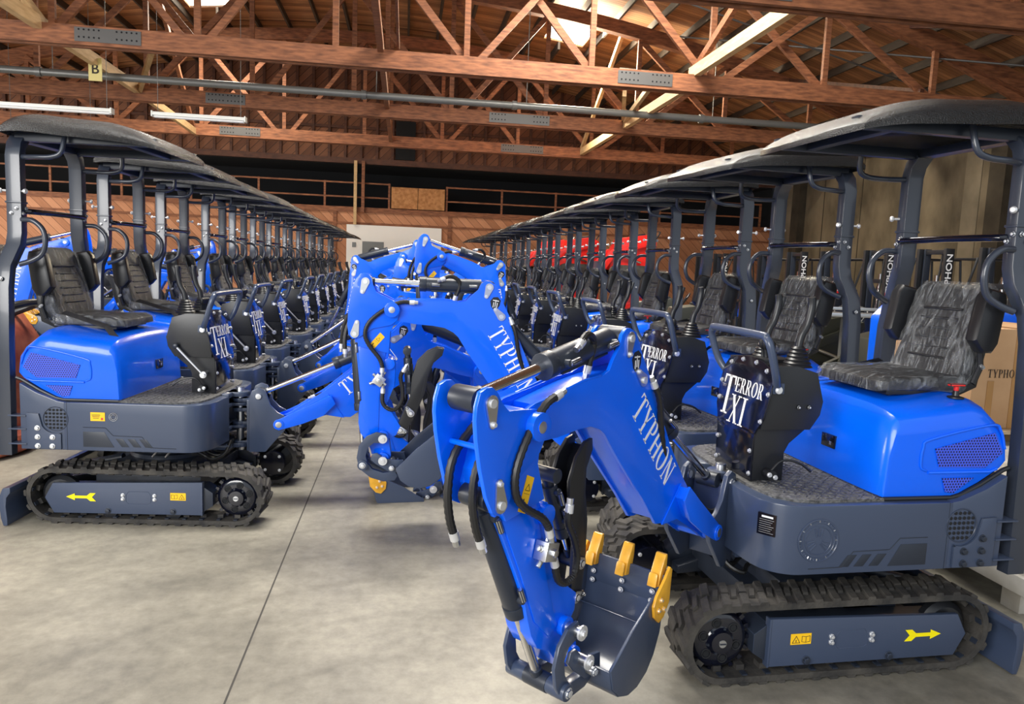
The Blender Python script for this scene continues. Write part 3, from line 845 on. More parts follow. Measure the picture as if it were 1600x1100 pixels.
# --- canopy
def canopy_mesh():
    mb = MB()
    NX, NY = 26, 18
    x0, x1, hw = -.800, .175, .470
    def outline(u, v):      # u,v in [-1,1] -> superellipse-like rounded rectangle
        k = 0.30 + .25 * max(0, u)
        su = u * math.sqrt(1 - k * v * v / 2 * 1.0); sv = v * math.sqrt(1 - k * u * u / 2 * 1.0)
        return su, sv
    def rim(x):
        t = (x - x0) / (x1 - x0)
        return 2.298 - .085 * max(0, (t - .5) / .5) ** 1.4 + .014 * math.sin(t * 8 + .5) - .01 * (1 - t) ** 3
    def top(u, v, x):
        t = (x - x0) / (x1 - x0)
        e = (1 - abs(u) ** 6) * (1 - abs(v) ** 6)
        nose = max(0, (t - .62) / .38)
        return rim(x) + .018 + (.105 - .085 * nose ** 1.25) * max(e, 0) ** .5
    vs = []
    for i in range(NX + 1):
        for j in range(NY + 1):
            u = math.sin((i / NX * 2 - 1) * PI / 2); v = math.sin((j / NY * 2 - 1) * PI / 2)
            su, sv = outline(u, v)
            x = (x0 + x1) / 2 + su * (x1 - x0) / 2; y = sv * hw
            vs.append((x, y, top(u, v, x)))
    k1 = len(vs)
    for i in range(NX + 1):
        for j in range(NY + 1):
            u = math.sin((i / NX * 2 - 1) * PI / 2); v = math.sin((j / NY * 2 - 1) * PI / 2)
            su, sv = outline(u, v)
            x = (x0 + x1) / 2 + su * (x1 - x0) / 2; y = sv * hw
            e = (1 - abs(u) ** 8) * (1 - abs(v) ** 8)
            vs.append((x, y, rim(x) - .006 + .070 * max(e, 0) ** .4 * (1 - .6 * max(0, u))))
    fs = []; W_ = NY + 1
    for i in range(NX):
        for j in range(NY):
            a, b, c, d = i * W_ + j, (i + 1) * W_ + j, (i + 1) * W_ + j + 1, i * W_ + j + 1
            fs.append((a, b, c, d)); fs.append((k1 + a, k1 + d, k1 + c, k1 + b))
    edge = [(i * W_) for i in range(NX + 1)] + [NX * W_ + j for j in range(1, NY + 1)] + [i * W_ + NY for i in range(NX - 1, -1, -1)] + [j for j in range(NY - 1, 0, -1)]
    for i in range(len(edge)):
        a, b = edge[i], edge[(i + 1) % len(edge)]
        fs.append((a, b, k1 + b, k1 + a))
    mb.add(vs, fs, M['canopy'])
    return mb.mesh('canopy_roof', 0, 50)
def canopy_frame_mesh():
    mb = MB(); g = M['graphite_dark']
    for s in (-1, 1):
        mb.box((-.33, .30 * s, 2.285), (.82, .045, .05), g)
        mb.tube([(.05, .30 * s, 2.275), (.11, .24 * s, 2.262), (.13, .10 * s, 2.26), (.13, 0, 2.26)], .014, g, 8, 3)
    mb.box((-.10, 0, 2.28), (.05, .6, .035), g)
    mb.box((-.73, 0, 2.285), (.07, .62, .04), g)
    return mb.mesh('roof_frame', .004)
def post_mesh(s):
    mb = MB()
    path = [(.478, .405), (.465, 1.05), (.450, 1.40), (.425, 1.52), (.365, 1.645), (.345, 1.72), (.342, 1.86), (.342, 2.17), (.325, 2.235), (.28, 2.285)]
    hx, hy = .042, .029
    vs = []; n = len(path)
    for i, (y, z) in enumerate(path):
        a = path[max(i - 1, 0)]; b = path[min(i + 1, n - 1)]
        d = Vector((b[0] - a[0], b[1] - a[1])).normalized()
        nx = Vector((d[1], -d[0]))
        for sx2, sy2 in ((-1, -1), (1, -1), (1, 1), (-1, 1)):
            vs.append((-.728 - (.024 if z < 1.6 else 0) + sx2 * hx, (y + nx[0] * sy2 * hy) * s, z + nx[1] * sy2 * hy))
    fs = [(0, 1, 2, 3), tuple(range((n - 1) * 4, n * 4))]
    for i in range(n - 1):
        for k in range(4): fs.append((i * 4 + k, i * 4 + (k + 1) % 4, (i + 1) * 4 + (k + 1) % 4, (i + 1) * 4 + k))
    mb.add(vs, fs, M['post'])
    mb.box((-.728, .343 * s, 1.90), (.094, .068, .012), M['post'])
    y = .343 * s; hw = MB()
    for z, dx in ((1.865, .016), (1.835, -.014)):
        hw.bolt((-.728 + dx, y + .029 * s, z), (0, s, 0), .010, M['bolt'], .012)
        hw.bolt((-.686, y + dx, z), (1, 0, 0), .010, M['bolt'], .012)
    hw.bolt((-.752, .478 * s, 1.45), (0, s, 0), .010)
    mb.add(hw.v, [], M['post']); base = len(mb.v) - len(hw.v)
    for f, mi in zip(hw.f, hw.m): mb.f.append(tuple(base + a for a in f)); mb.m.append(mb.mi(hw.mats[mi]))
    return mb.mesh('canopy_post', .006)
def post_hw_mesh(s, q):
    mb = MB(); y = .343 * s
    mb.lathe([(.006, -.06), (.006, .02), (.014, .024), (.0155, .032), (.010, .040)], (-.728 + .045 * q, y + .018 * s, 1.965), (q, .5 * s, 0), M['bolt'], 12)
    return mb.mesh('clamp_knob')
def crossbar_mesh():
    mb = MB()
    mb.tube([(-.690, -.32, 1.85), (-.665, -.28, 1.85), (-.660, 0, 1.852), (-.665, .28, 1.85), (-.690, .32, 1.85)], .017, M['gloss_black'], 12, 3)
    return mb.mesh('cross_bar')
def grab_mesh(s):
    mb = MB(); y = .372 * s
    mb.tube([(-.69, y - .01 * s, 1.80), (-.62, y, 1.795), (-.565, y, 1.745), (-.552, y, 1.67), (-.575, y, 1.60), (-.63, y + .01 * s, 1.56), (-.69, y + .03 * s, 1.535)], .0155, M['post'], 12, 5)
    return mb.mesh('grab_handle')
def roofbar_mesh(s):
    mb = MB(); y = .345 * s
    mb.tube([(-.69, y, 2.165), (-.60, y + .03 * s, 2.165), (-.50, y + .035 * s, 2.170), (-.445, y + .03 * s, 2.20), (-.43, y + .01 * s, 2.30)], .014, M['post'], 12, 5)
    return mb.mesh('roof_grab_rail')

# --- control console
CP = [(.352, .748), (.205, .748), (.205, .875), (.185, .915), (.115, .975), (.072, 1.05), (.062, 1.11), (.085, 1.185), (.10, 1.235), (.19, 1.262), (.302, 1.262), (.345, 1.06), (.352, .93)]
CY = .03
def console_mesh():
    mb = MB()
    mb.prism(CP, CY - .165, CY + .165, M['black'])
    up = [p for p in CP if p[1] > .96]
    up = [(.345, .985), (.115, .985)] + [(.072, 1.05), (.062, 1.11), (.085, 1.185), (.10, 1.235), (.19, 1.262), (.302, 1.262), (.345, 1.06)]
    mb.prism(up, CY - .205, CY + .205, M['black'])
    for x in (.13, .18): mb.bolt((x, CY + .207, 1.085), (0, 1, 0), .0075, M['bolt'])
    return mb.mesh('control_console', .004, 35, 2)
def plate_frame(y, z, d):
    # front plate plane: vertical to z=.96 then leaning back
    x = .358 if z < .96 else .358 - (z - .96) * .17
    return Vector((x + d, y, z))
def console_plate_mesh():
    mb = MB()
    half = [(.168, .750), (.168, .93), (.180, .975), (.215, 1.03), (.228, 1.12), (.225, 1.20), (.195, 1.245), (.10, 1.272), (0, 1.280)]
    pts = [(CY - a, z) for a, z in half] + [(CY + a, z) for a, z in half[::-1][1:]]
    zs = [.75, .96, 1.285]
    # two-facet plate
    lo = [p for p in half if p[1] <= .96] + [(.175, .96)]
    lo2 = [(CY - a, z) for a, z in lo] + [(CY + a, z) for a, z in lo[::-1]]
    hi = [(.175, .96)] + [p for p in half if p[1] > .96]
    hi2 = [(CY - a, z) for a, z in hi] + [(CY + a, z) for a, z in hi[::-1][1:]]
    for P in (lo2, hi2):
        n = len(P)
        mb.add([plate_frame(y, z, .004) for y, z in P] + [plate_frame(y, z, -.004) for y, z in P], [tuple(range(n)), tuple(range(2 * n - 1, n - 1, -1))] + [(i, (i + 1) % n, (i + 1) % n + n, i + n) for i in range(n)], M['gloss_black'])
    for y, z in ((-.155, .78), (.155, .78), (-.155, .88), (.150, .88), (-.20, 1.06), (.20, 1.02), (-.212, 1.14), (.212, 1.14), (-.16, 1.235), (.16, 1.235), (-.06, 1.260), (.06, 1.260)):
        mb.bolt(plate_frame(CY + y, z, .004), (1, 0, .15), .0085, M['bolt'], .008)
    return mb.mesh('front_panel', .001)
def console_text_mesh():
    mb = MB()
    fr = lambda cy, z0: (lambda a, b, d: plate_frame(CY + cy + a, z0 + b, .0045 + d))
    text_mb(mb, 'T', .180, fr(-.128, .995), M['white'], .95)
    text_mb(mb, 'ERROR', .066, fr(.052, 1.108), M['white'], 1.0, .05)
    text_mb(mb, 'XI', .128, fr(-.008, .966), M['white'], 1.0, .06)
    mb.lathe([(.007, 0), (.007, .001)], plate_frame(CY + .148, 1.115, .0045), (1, 0, 0), M['steel'], 10)
    return mb.mesh('panel_lettering')
def bar_mesh():
    mb = MB()
    mb.tube([(.30, CY - .225, 1.175), (.335, CY - .262, 1.24), (.372, CY - .270, 1.35), (.380, CY - .245, 1.385), (.382, CY - .2, 1.395), (.382, CY + .2, 1.395), (.380, CY + .245, 1.385), (.372, CY + .27, 1.35), (.335, CY + .262, 1.24), (.30, CY + .225, 1.175)], .017, M['graphite'], 12, 4)
    for s in (-1, 1):
        mb.box((.295, CY + .225 * s, 1.17), (.05, .012, .045), M['graphite'])
        mb.bolt((.30, CY + .24 * s, 1.165), (0, s, 0), .012)
    return mb.mesh('front_grab_bar')
def joystick_mesh(s):
    mb = MB(); c = (.16, CY + .135 * s)
    pr = []
    for k in range(6): pr += [(.066 - k * .0065, k * .016), (.056 - k * .0065, k * .016 + .010)]
    mb.lathe(pr, (c[0], c[1], 1.255), (0, 0, 1), M['black'], 20)
    mb.tube([(c[0], c[1], 1.33), (c[0] - .01, c[1], 1.39), (c[0] - .035, c[1], 1.44), (c[0] - .05, c[1], 1.52), (c[0] - .045, c[1], 1.56)], .017, M['black'], 10, 3)
    mb.tube([(c[0] - .01, c[1], 1.40), (c[0] - .05, c[1], 1.47), (c[0] - .075, c[1] , 1.55)], .012, M['black'], 8, 3)
    return mb.mesh('joystick', 0, 45)
def levers_mesh():
    mb = MB()
    for k in range(4):
        y = CY - .045 + k * .03
        mb.lathe([(.012, 0), (.009, .02), (.007, .05), (.014, .06), (.014, .085), (.006, .095)], (.22, y, 1.262), (.15, 0, 1), M['black'], 10)
    mb.box2((.12, CY - .07, 1.258), (.28, CY + .07, 1.275), M['black'])
    return mb.mesh('lever_bank', .002)
def side_lever_mesh():
    mb = MB(); y = CY - .222
    mb.lathe([(.004, -.012), (.014, -.008), (.018, .004), (.014, .014), (.004, .018)], (.128, y, 1.055), (0, -1, 0), M['graphite_dark'], 14)
    mb.cyl((.135, y - .004, 1.048), (.295, y - .004, .880), .008, M['steel'], 10)
    mb.bolt((.298, y - .004, .876), (0, -1, 0), .016, M['steel'], .016)
    mb.bolt((.298, y + .008, .876), (0, 1, 0), .016, M['steel'], .046)
    return mb.mesh('lock_lever')
def pedal_mesh(s):
    mb = MB()
    if True:
        y = CY + .17 * s
        mb.cyl((.285, y, .785), (.285, y + .05 * s, .785), .022, M['black'], 14)
        mb.tube([(.285, y + .03 * s, .80), (.24, y + .04 * s, .85), (.16, y + .045 * s, .84), (.10, y + .045 * s, .80)], .006, M['black'], 8, 4)
        mb.bolt((.30, y + .05 * s, .79), (0, s, 0), .008); mb.bolt((.272, y + .05 * s, .778), (0, s, 0), .008)
    return mb.mesh('foot_pedal')
def side_bolts_mesh():
    mb = MB()
    for x in (.13, .18): mb.bolt((x, CY + .207, 1.085), (0, 1, 0), .0075, M['bolt'])
    return mb.mesh('panel_bolts')

# --- swing post, boom, arm, bucket.  Plane coordinates (s, z) measured in the boom plane
ROOT = Vector((.253, .540)); TT = Vector((.965, 1.410)); AA = Vector((1.50, 1.176)); BB = Vector((.867, 1.243))
CC = Vector((1.70, 1.267)); DD = Vector((1.645, .969)); KK = Vector((1.213, .333)); LKK = Vector((1.262, .455)); MM = Vector((1.312, .262)); GG = Vector((1.115, .262))
def rel(pts, o): return [(p[0] - o[0], p[1] - o[1]) for p in pts]
def fork_mesh():
    mb = MB()
    for z, t in ((.715, .03), (.655, .02), (.505, .02), (.375, .03)):
        mb.prism([(0, 0)] * 0 or [(.30, z), (.44, z), (.44, z + t), (.30, z + t)], -.14, .14, M['graphite'])
        mb.cyl((0.47, 0, z), (0.47, 0, z + t), .062, M['graphite'], 20)
        mb.prism([(.40, z), (.47, z), (.47, z + t), (.40, z + t)], -.062, .062, M['graphite'])
    mb.cyl((.47, 0, .345), (.47, 0, .775), .024, M['steel'], 14)
    mb.box((.33, 0, .55), (.03, .26, .36), M['graphite_dark'])
    return mb.mesh('swing_fork', .004)
def kingpost_mesh():
    mb = MB()
    pl_ = [(.068, .72), (.085, .765), (.125, .785), (.165, .77), (.182, .725), (.200, .668), (.245, .620), (.285, .598), (.312, .55), (.292, .50), (.17, .355), (.068, .355)]
    for s in (-1, 1): mb.prism(pl_, .090 * s, .112 * s, M['graphite'])
    mb.box2((.05, -.09, .36), (.085, .09, .70), M['graphite'])
    for z in (.69, .625, .535, .405):
        mb.box2((0, -.045, z - .012), (.07, .045, z + .012), M['graphite']); mb.cyl((0, 0, z - .012), (0, 0, z + .012), .05, M['graphite'], 18)
    for s in (-1, 1):
        mb.cyl((.125, .085 * s, .728), (.125, .122 * s, .728), .022, M['bolt'], 16)
    return mb.mesh('swing_post', .004)
def swingcyl_mesh():
    mb = MB()
    mb.cyl((.30, -.19, .49), (.42, -.17, .49), .016, M['chrome'], 12)
    mb.cyl((.20, -.20, .49), (.33, -.185, .49), .028, M['graphite'], 14)
    mb.cyl((.43, -.17, .46), (.43, -.17, .53), .02, M['graphite'], 12)
    mb.tube([(.44, .14, .62), (.52, .15, .60), (.60, .12, .66), (.64, .09, .72)], .011, M['hose'], 8, 5, .06)
    mb.tube([(.44, .10, .58), (.52, .10, .54), (.60, .08, .60), (.63, .06, .68)], .011, M['hose'], 8, 5, .06)
    return mb.mesh('swing_cylinder')
BOOM = [(.966, 1.446), (.926, 1.429), (.862, 1.33), (.802, 1.248), (.623, .973), (.49, .808), (.32, .635), (.215, .565), (.212, .520), (.26, .497), (.367, .560), (.548, .672), (.66, .665), (.70, .672), (.803, .788), (1.023, 1.01), (1.09, 1.085), (1.125, 1.108), (1.18, 1.125), (1.25, 1.125), (1.36, 1.115), (1.47, 1.115), (1.53, 1.14), (1.55, 1.18), (1.53, 1.22), (1.48, 1.238), (1.346, 1.258), (1.225, 1.282), (1.13, 1.290), (1.085, 1.306), (1.062, 1.343), (1.028, 1.384), (1.017, 1.424), (.992, 1.446)]
def boom_mesh():
    mb = MB(); P = rel(BOOM, ROOT)
    for s in (-1, 1): mb.prism(P, .054 * s, .068 * s, M['blue'])
    core = rel([(.835, 1.27), (.623, .955), (.49, .79), (.32, .62), (.25, .56), (.26, .52), (.367, .57), (.548, .684), (.70, .69), (1.015, 1.02), (1.08, 1.095), (1.12, 1.12), (1.18, 1.137), (1.36, 1.128), (1.44, 1.13), (1.44, 1.225), (1.225, 1.268), (1.10, 1.285), (.98, 1.30), (.90, 1.305)], ROOT)
    mb.prism(core, -.055, .055, M['blue'])
    mb.cyl((AA[0] - ROOT[0], -.115, AA[1] - ROOT[1]), (AA[0] - ROOT[0], .115, AA[1] - ROOT[1]), .044, M['blue'], 24)
    for s in (-1, 1): mb.cyl((AA[0] - ROOT[0], .115 * s, AA[1] - ROOT[1]), (AA[0] - ROOT[0], .118 * s, AA[1] - ROOT[1]), .020, M['steel'], 16)
    mb.cyl((0, -.082, 0), (0, .082, 0), .038, M['blue'], 20)
    for s in (-1, 1):
        mb.prism(rel([(.222, .555), (.228, .512), (.262, .503), (.40, .575), (.52, .655), (.58, .75), (.54, .80), (.44, .72), (.32, .63)], ROOT), .114 * s, .124 * s, M['blue'])
        mb.prism(rel([(.40, .60), (.50, .66), (.56, .75), (.53, .79), (.44, .71)], ROOT), .06 * s, .118 * s, M['blue'])
        mb.cyl((0, .112 * s, 0), (0, .128 * s, 0), .034, M['blue'], 20)
        mb.cyl((0, .128 * s, 0), (0, .131 * s, 0), .022, M['steel'], 16)
    # reinforcement pads and weld seam beads
    for s in (-1, 1):
        mb.prism(rel([(.30, .60), (.52, .80), (.66, .66), (.54, .655), (.34, .545)], ROOT), .068 * s, .074 * s, M['blue'])
        mb.tube([(p[0], .064 * s, p[1]) for p in rel([(1.42, 1.245), (1.225, 1.284), (1.13, 1.292)], ROOT)], .005, M['blue'], 6)
    return mb.mesh('boom', .004)
def pinplate(mb, c, tip, y, s, m=None):
    """silver teardrop pin retainer plate"""
    m = m or M['steel']
    c, tip = Vector(c), Vector(tip); d = (tip - c); L_ = d.length; a0 = math.atan2(d[1], d[0])
    pts = []
    for k in range(9):
        a = a0 + PI / 2 + PI * k / 8; pts.append((c[0] + .024 * math.cos(a), c[1] + .024 * math.sin(a)))
    for k in range(7):
        a = a0 - PI / 2 + PI * k / 6; pts.append((tip[0] + .013 * math.cos(a), tip[1] + .013 * math.sin(a)))
    mb.prism(pts, y, y + .006 * s, m)
    mb.cyl((c[0], y, c[1]), (c[0], y + .012 * s, c[1]), .013, M['bolt'], 16)
    mb.bolt((tip[0], y + .006 * s, tip[1]), (0, s, 0), .007)
def boom_pins_mesh(s, q):
    mb = MB()
    if q: pinplate(mb, (TT[0] - ROOT[0], TT[1] - ROOT[1]), (TT[0] - ROOT[0] + .008, TT[1] - ROOT[1] - .055), .069 * s, s)
    else: pinplate(mb, (BB[0] - ROOT[0] - .005, BB[1] - ROOT[1] + .01), (BB[0] - ROOT[0] + .038, BB[1] - ROOT[1] + .045), .069 * s, s)
    return mb.mesh('pin_retainer')
def boom_text_mesh(side):
    mb = MB()
    a = Vector((.925, 1.215)); b = Vector((.570, .800))
    if side < 0: a, b = b, a
    c = (a + b) / 2 - ROOT; ex = (b - a).normalized(); ey = Vector((-ex[1], ex[0]))
    if side > 0: ey = -ey   # seen from the left, x runs toward the root
    h = .105
    def fr(x, y, d):
        p = c + ex * x + ey * (y - h / 2)
        return Vector((p[0], (.0685 + d) * side, p[1]))
    text_mb(mb, 'TYPHON', h, fr, M['white'], .88, .07)
    return mb.mesh('boom_lettering')
def boom_badge_mesh(s):
    mb = MB()
    c = Vector((.912, 1.325)) - ROOT
    if True:
        pts = [(c[0] + .034 * math.cos(t) * (1 if math.sin(t) > 0 else .8), c[1] + .040 * math.sin(t)) for t in [2 * PI * k / 8 + .2 for k in range(8)]]
        mb.prism(pts, .068 * s, .0695 * s, M['black'])
        for dx in (-.011, .0, .011): mb.box((c[0] + dx, .0698 * s, c[1] - abs(dx)), (.004, .001, .042 - abs(dx)), M['white'])
        mb.box((c[0], .0698 * s, c[1] + .016), (.036, .001, .005), M['white'])
    return mb.mesh('black_shield_badge')
ARMU = [(1.718, 1.312), (1.742, 1.302), (1.755, 1.262), (1.757, 1.225), (1.75, 1.168), (1.731, 1.084), (1.703, .996), (1.675, .945), (1.645, .93), (1.615, .95), (1.56, 1.03), (1.47, 1.09), (1.448, 1.13), (1.452, 1.19), (1.49, 1.225), (1.562, 1.232), (1.62, 1.235), (1.650, 1.262), (1.672, 1.295), (1.695, 1.312)]
ARML = [(1.60, 1.14), (1.66, 1.05), (1.64, .94), (1.595, .86), (1.52, .715), (1.478, .63), (1.453, .544), (1.429, .476), (1.394, .42), (1.33, .385), (1.262, .30), (1.213, .287), (1.172, .315), (1.175, .36), (1.225, .45), (1.195, .485), (1.190, .545), (1.23, .575), (1.317, .640), (1.317, .763), (1.355, .87), (1.375, .905), (1.41, .90), (1.434, .954), (1.458, 1.04), (1.48, 1.12)]
def arm_mesh():
    mb = MB()
    for s in (-1, 1): mb.prism(rel(ARMU, AA), .072 * s, .088 * s, M['blue'])
    mb.prism(rel(ARML, AA), -.052, .052, M['blue'])
    for s in (-1, 1): mb.prism(rel([(1.60, 1.16), (1.65, 1.0), (1.60, .90), (1.42, .93), (1.46, 1.05), (1.45, 1.14)], AA), .052 * s, .074 * s, M['blue'])
    c = Vector((1.69, 1.13)) - AA
    mb.cyl((c[0], -.08, c[1]), (c[0], .08, c[1]), .009, M['blue'], 10)
    for c in ((1.395, .872), (1.213, .333), (LKK[0], LKK[1])):
        mb.cyl((c[0] - AA[0], -.075, c[1] - AA[1]), (c[0] - AA[0], .075, c[1] - AA[1]), .034, M['blue'], 18)
    # box beam edge seam
    for s in (-1, 1): mb.prism(rel([(1.60, .90), (1.44, .93), (1.37, .66), (1.30, .47), (1.34, .44), (1.42, .52), (1.50, .70)], AA), .052 * s, .058 * s, M['blue'])
    return mb.mesh('arm', .004)
def arm_pins_mesh(s, q):
    mb = MB()
    if q == 0: pinplate(mb, rel([CC], AA)[0], rel([(CC[0] - .005, CC[1] - .06)], AA)[0], .089 * s, s)
    elif q == 1: pinplate(mb, rel([(DD[0], DD[1] - .005)], AA)[0], rel([(DD[0] + .012, DD[1] + .062)], AA)[0], .089 * s, s)
    else:
        p = (KK, LKK)[q - 2]
        mb.cyl((p[0] - AA[0], .075 * s, p[1] - AA[1]), (p[0] - AA[0], .135 * s, p[1] - AA[1]), .019, M['steel'], 14)
        mb.cyl((p[0] - AA[0], .131 * s, p[1] - AA[1]), (p[0] - AA[0], .138 * s, p[1] - AA[1]), .026, M['bolt'], 16)
        mb.bolt((p[0] - AA[0], .138 * s, p[1] - AA[1]), (0, s, 0), .011)
    return mb.mesh('pin_cap')
def arm_sticker_mesh():
    mb = MB()
    q = rel([(1.512, 1.025), (1.478, 1.010), (1.515, .905), (1.549, .920)], AA)
    mb.prism(q, .0745, .0758, M['amber'])
    c = Vector(((q[0][0] + q[2][0]) / 2, (q[0][1] + q[2][1]) / 2)); u = (Vector(q[1]) - Vector(q[2])).normalized(); v = Vector((-u[1], u[0]))
    def pt(a, b): p = c + u * a + v * b; return (p[0], .076, p[1])
    t = [pt(.012, -.011), pt(.012, .011), pt(.032, 0)]
    for i in range(3): mb.cyl(t[i], t[(i + 1) % 3], .001, M['inktext'], 5)
    mb.cyl(pt(.002, -.014), pt(.002, .014), .0006, M['inktext'], 5)
    mb.cyl(pt(-.014, -.006), pt(-.034, -.003), .0022, M['inktext'], 5); mb.cyl(pt(-.030, -.010), pt(-.034, .008), .002, M['inktext'], 5)
    return mb.mesh('warning_sticker')
def valve_mesh():
    mb = MB(); c = (1.413 - AA[0], .765 - AA[1])
    mb.box((c[0], .085, c[1]), (.060, .050, .060), M['steel'], Matrix.Rotation(-.25, 3, 'Y'))
    for a, L_ in ((90, .04), (-60, .04), (180, .03), (10, .03)):
        d = Vector((math.cos(R(a + 15)), 0, math.sin(R(a + 15)))); p = Vector((c[0], .085, c[1]))
        mb.cyl(p + d * .02, p + d * (.02 + L_ * .5), .012, M['steel'], 6); mb.cyl(p + d * (.02 + L_ * .5), p + d * (.02 + L_), .010, M['steel'], 10)
    mb.cyl((c[0], .105, c[1]), (c[0], .125, c[1]), .014, M['steel'], 6)
    return mb.mesh('valve_block', .002)
def hose_mesh(name, path, r, o, y, fit=True, n=9):
    mb = MB()
    P = [(p[0] - o[0], (p[2] if len(p) > 2 else y), p[1] - o[1]) for p in path]
    mb.tube(P, r, M['hose'], n, 9, .07)
    if fit:
        for a, b in ((0, 1), (-1, -2)):
            A, B = Vector(P[a]), Vector(P[b]); d = (B - A).normalized()
            mb.cyl(A - d * .004, A + d * .024, r * 1.15, M['bolt'], 12); mb.cyl(A - d * .025, A, r * .9, M['steel'], 8)
    return mb.mesh(name)
H1 = [(1.40, 1.262), (1.47, 1.235), (1.545, 1.15), (1.592, 1.059), (1.588, .985), (1.543, .935), (1.46, .885), (1.425, .845), (1.415, .818)]
H2 = [(1.372, .722), (1.345, .650), (1.30, .625), (1.258, .640), (1.245, .70), (1.27, .77), (1.305, .83), (1.30, .885)]
def bucket_mesh():
    mb = MB()
    out = [(.679, .510), (.690, .40), (.708, .30), (.748, .215), (.80, .155), (.87, .118), (.94, .110), (1.01, .135), (1.06, .185), (1.08, .265)]
    side_p = [(.679, .505), (.690, .40), (.708, .30), (.748, .215), (.80, .155), (.87, .118), (.94, .110), (1.01, .135), (1.06, .185), (1.083, .27), (1.02, .315), (.93, .385), (.80, .462), (.72, .50)]
    K = rel(out, KK)
    mb.strip(K, .010, -.182, .182, M['graphite'])
    mb.strip(rel([(.672, .545), (.688, .42)], KK), .016, -.186, .186, M['graphite'])
    for s in (-1, 1): mb.prism(rel(side_p, KK), .176 * s, .188 * s, M['graphite'])
    for s in (-1, 1):     # hanger ears
        ear = [(1.02, .20), (1.075, .22), (1.13, .225), (1.215, .295), (1.25, .335), (1.235, .372), (1.20, .375), (1.15, .325), (1.09, .31), (1.03, .30)]
        mb.prism(rel(ear, KK), .092 * s, .106 * s, M['graphite'])
        mb.cyl((GG[0] - KK[0], .08 * s, GG[1] - KK[1]), (GG[0] - KK[0], .135 * s, GG[1] - KK[1]), .018, M['steel'], 12)
        mb.bolt((GG[0] - KK[0], .135 * s, GG[1] - KK[1]), (0, s, 0), .015)
    mb.tube([(.735 - KK[0] + .012, y, .305 - KK[1] + .02) for y in (-.17, 0, .17)], .004, M['steel'], 6)
    for y in (-.14, 0, .14):
        for z in (.465, .425): mb.bolt((.700 - KK[0] + (.465 - z) * .15, y, z - KK[1]), (1, 0, .2), .010)
    return mb.mesh('bucket', .003)
def tooth_mesh(y):
    mb = MB()
    p = rel([(.715, .50), (.668, .495), (.648, .58), (.646, .632), (.662, .632), (.698, .56)], KK)
    mb.prism(p, y - .023, y + .023, M['tooth'])
    mb.prism(rel([(.715, .50), (.718, .56), (.735, .50)], KK), y - .02, y + .02, M['tooth'])
    return mb.mesh('bucket_tooth', .005)
def cutter_mesh(s):
    mb = MB()
    p = rel([(.655, .575), (.675, .590), (.71, .545), (.775, .485), (.795, .445), (.785, .395), (.745, .360), (.705, .375), (.665, .43)], KK)
    mb.prism(p, .189 * s, .201 * s, M['tooth'])
    for a, b in ((.718, .415), (.758, .420), (.742, .462)): mb.bolt((a - KK[0], .201 * s, b - KK[1]), (0, s, 0), .010)
    return mb.mesh('side_cutter', .003)
def swinglink_mesh():
    mb = MB()
    arc_o = [(1.255, .485), (1.31, .475), (1.355, .43), (1.375, .36), (1.36, .29), (1.325, .235), (1.29, .240), (1.285, .27), (1.315, .32), (1.322, .37), (1.30, .41), (1.255, .425), (1.235, .45)]
    for s in (-1, 1): mb.prism(rel(arc_o, AA), .098 * s, .112 * s, M['graphite'])
    mb.cyl((MM[0] - AA[0], -.125, MM[1] - AA[1]), (MM[0] - AA[0], .125, MM[1] - AA[1]), .030, M['graphite'], 18)
    for s in (-1, 1): mb.bolt((MM[0] - AA[0], .125 * s, MM[1] - AA[1]), (0, s, 0), .016)
    return mb.mesh('curved_link', .003)
def bucketlink_mesh():
    mb = MB()
    P = [(1.335, .262), (1.315, .225), (1.24, .200), (1.16, .205), (1.10, .235), (1.095, .27), (1.12, .29), (1.18, .255), (1.25, .252), (1.30, .285)]
    for s in (-1, 1): mb.prism(rel(P, AA), .052 * s, .088 * s, M['graphite'])
    return mb.mesh('bucket_link', .004)
A2 = Vector((1.385, 1.363))
def thumb_pts(pts):
    c, s_ = math.cos(R(-21)), math.sin(R(-21))
    return [((p[0] - A2[0]) * c - (p[1] - A2[1]) * s_, (p[0] - A2[0]) * s_ + (p[1] - A2[1]) * c) for p in pts]
def thumb_mesh():
    mb = MB()
    P = thumb_pts([(1.075, 1.135), (1.115, 1.142), (1.175, 1.115), (1.232, 1.055), (1.262, .96), (1.268, .85), (1.345, .655), (1.335, .615), (1.295, .62), (1.235, .73), (1.182, .87), (1.165, .97), (1.135, 1.05), (1.085, 1.095)])
    for s in (-1, 1): mb.prism(P, .030 * s, .044 * s, M['black'])
    mb.strip(thumb_pts([(1.255, .70), (1.20, .86), (1.18, .97), (1.145, 1.055), (1.085, 1.105)]), .01, -.044, .044, M['black'])
    for s in (-1, 1):
        for c, t in (((1.262, .742), (1.285, .775)), ((1.322, .640), (1.29, .63))):
            c2, t2 = thumb_pts([c, t]); pinplate(mb, c2, t2, .045 * s, s)
    return mb.mesh('hydraulic_thumb', .003)

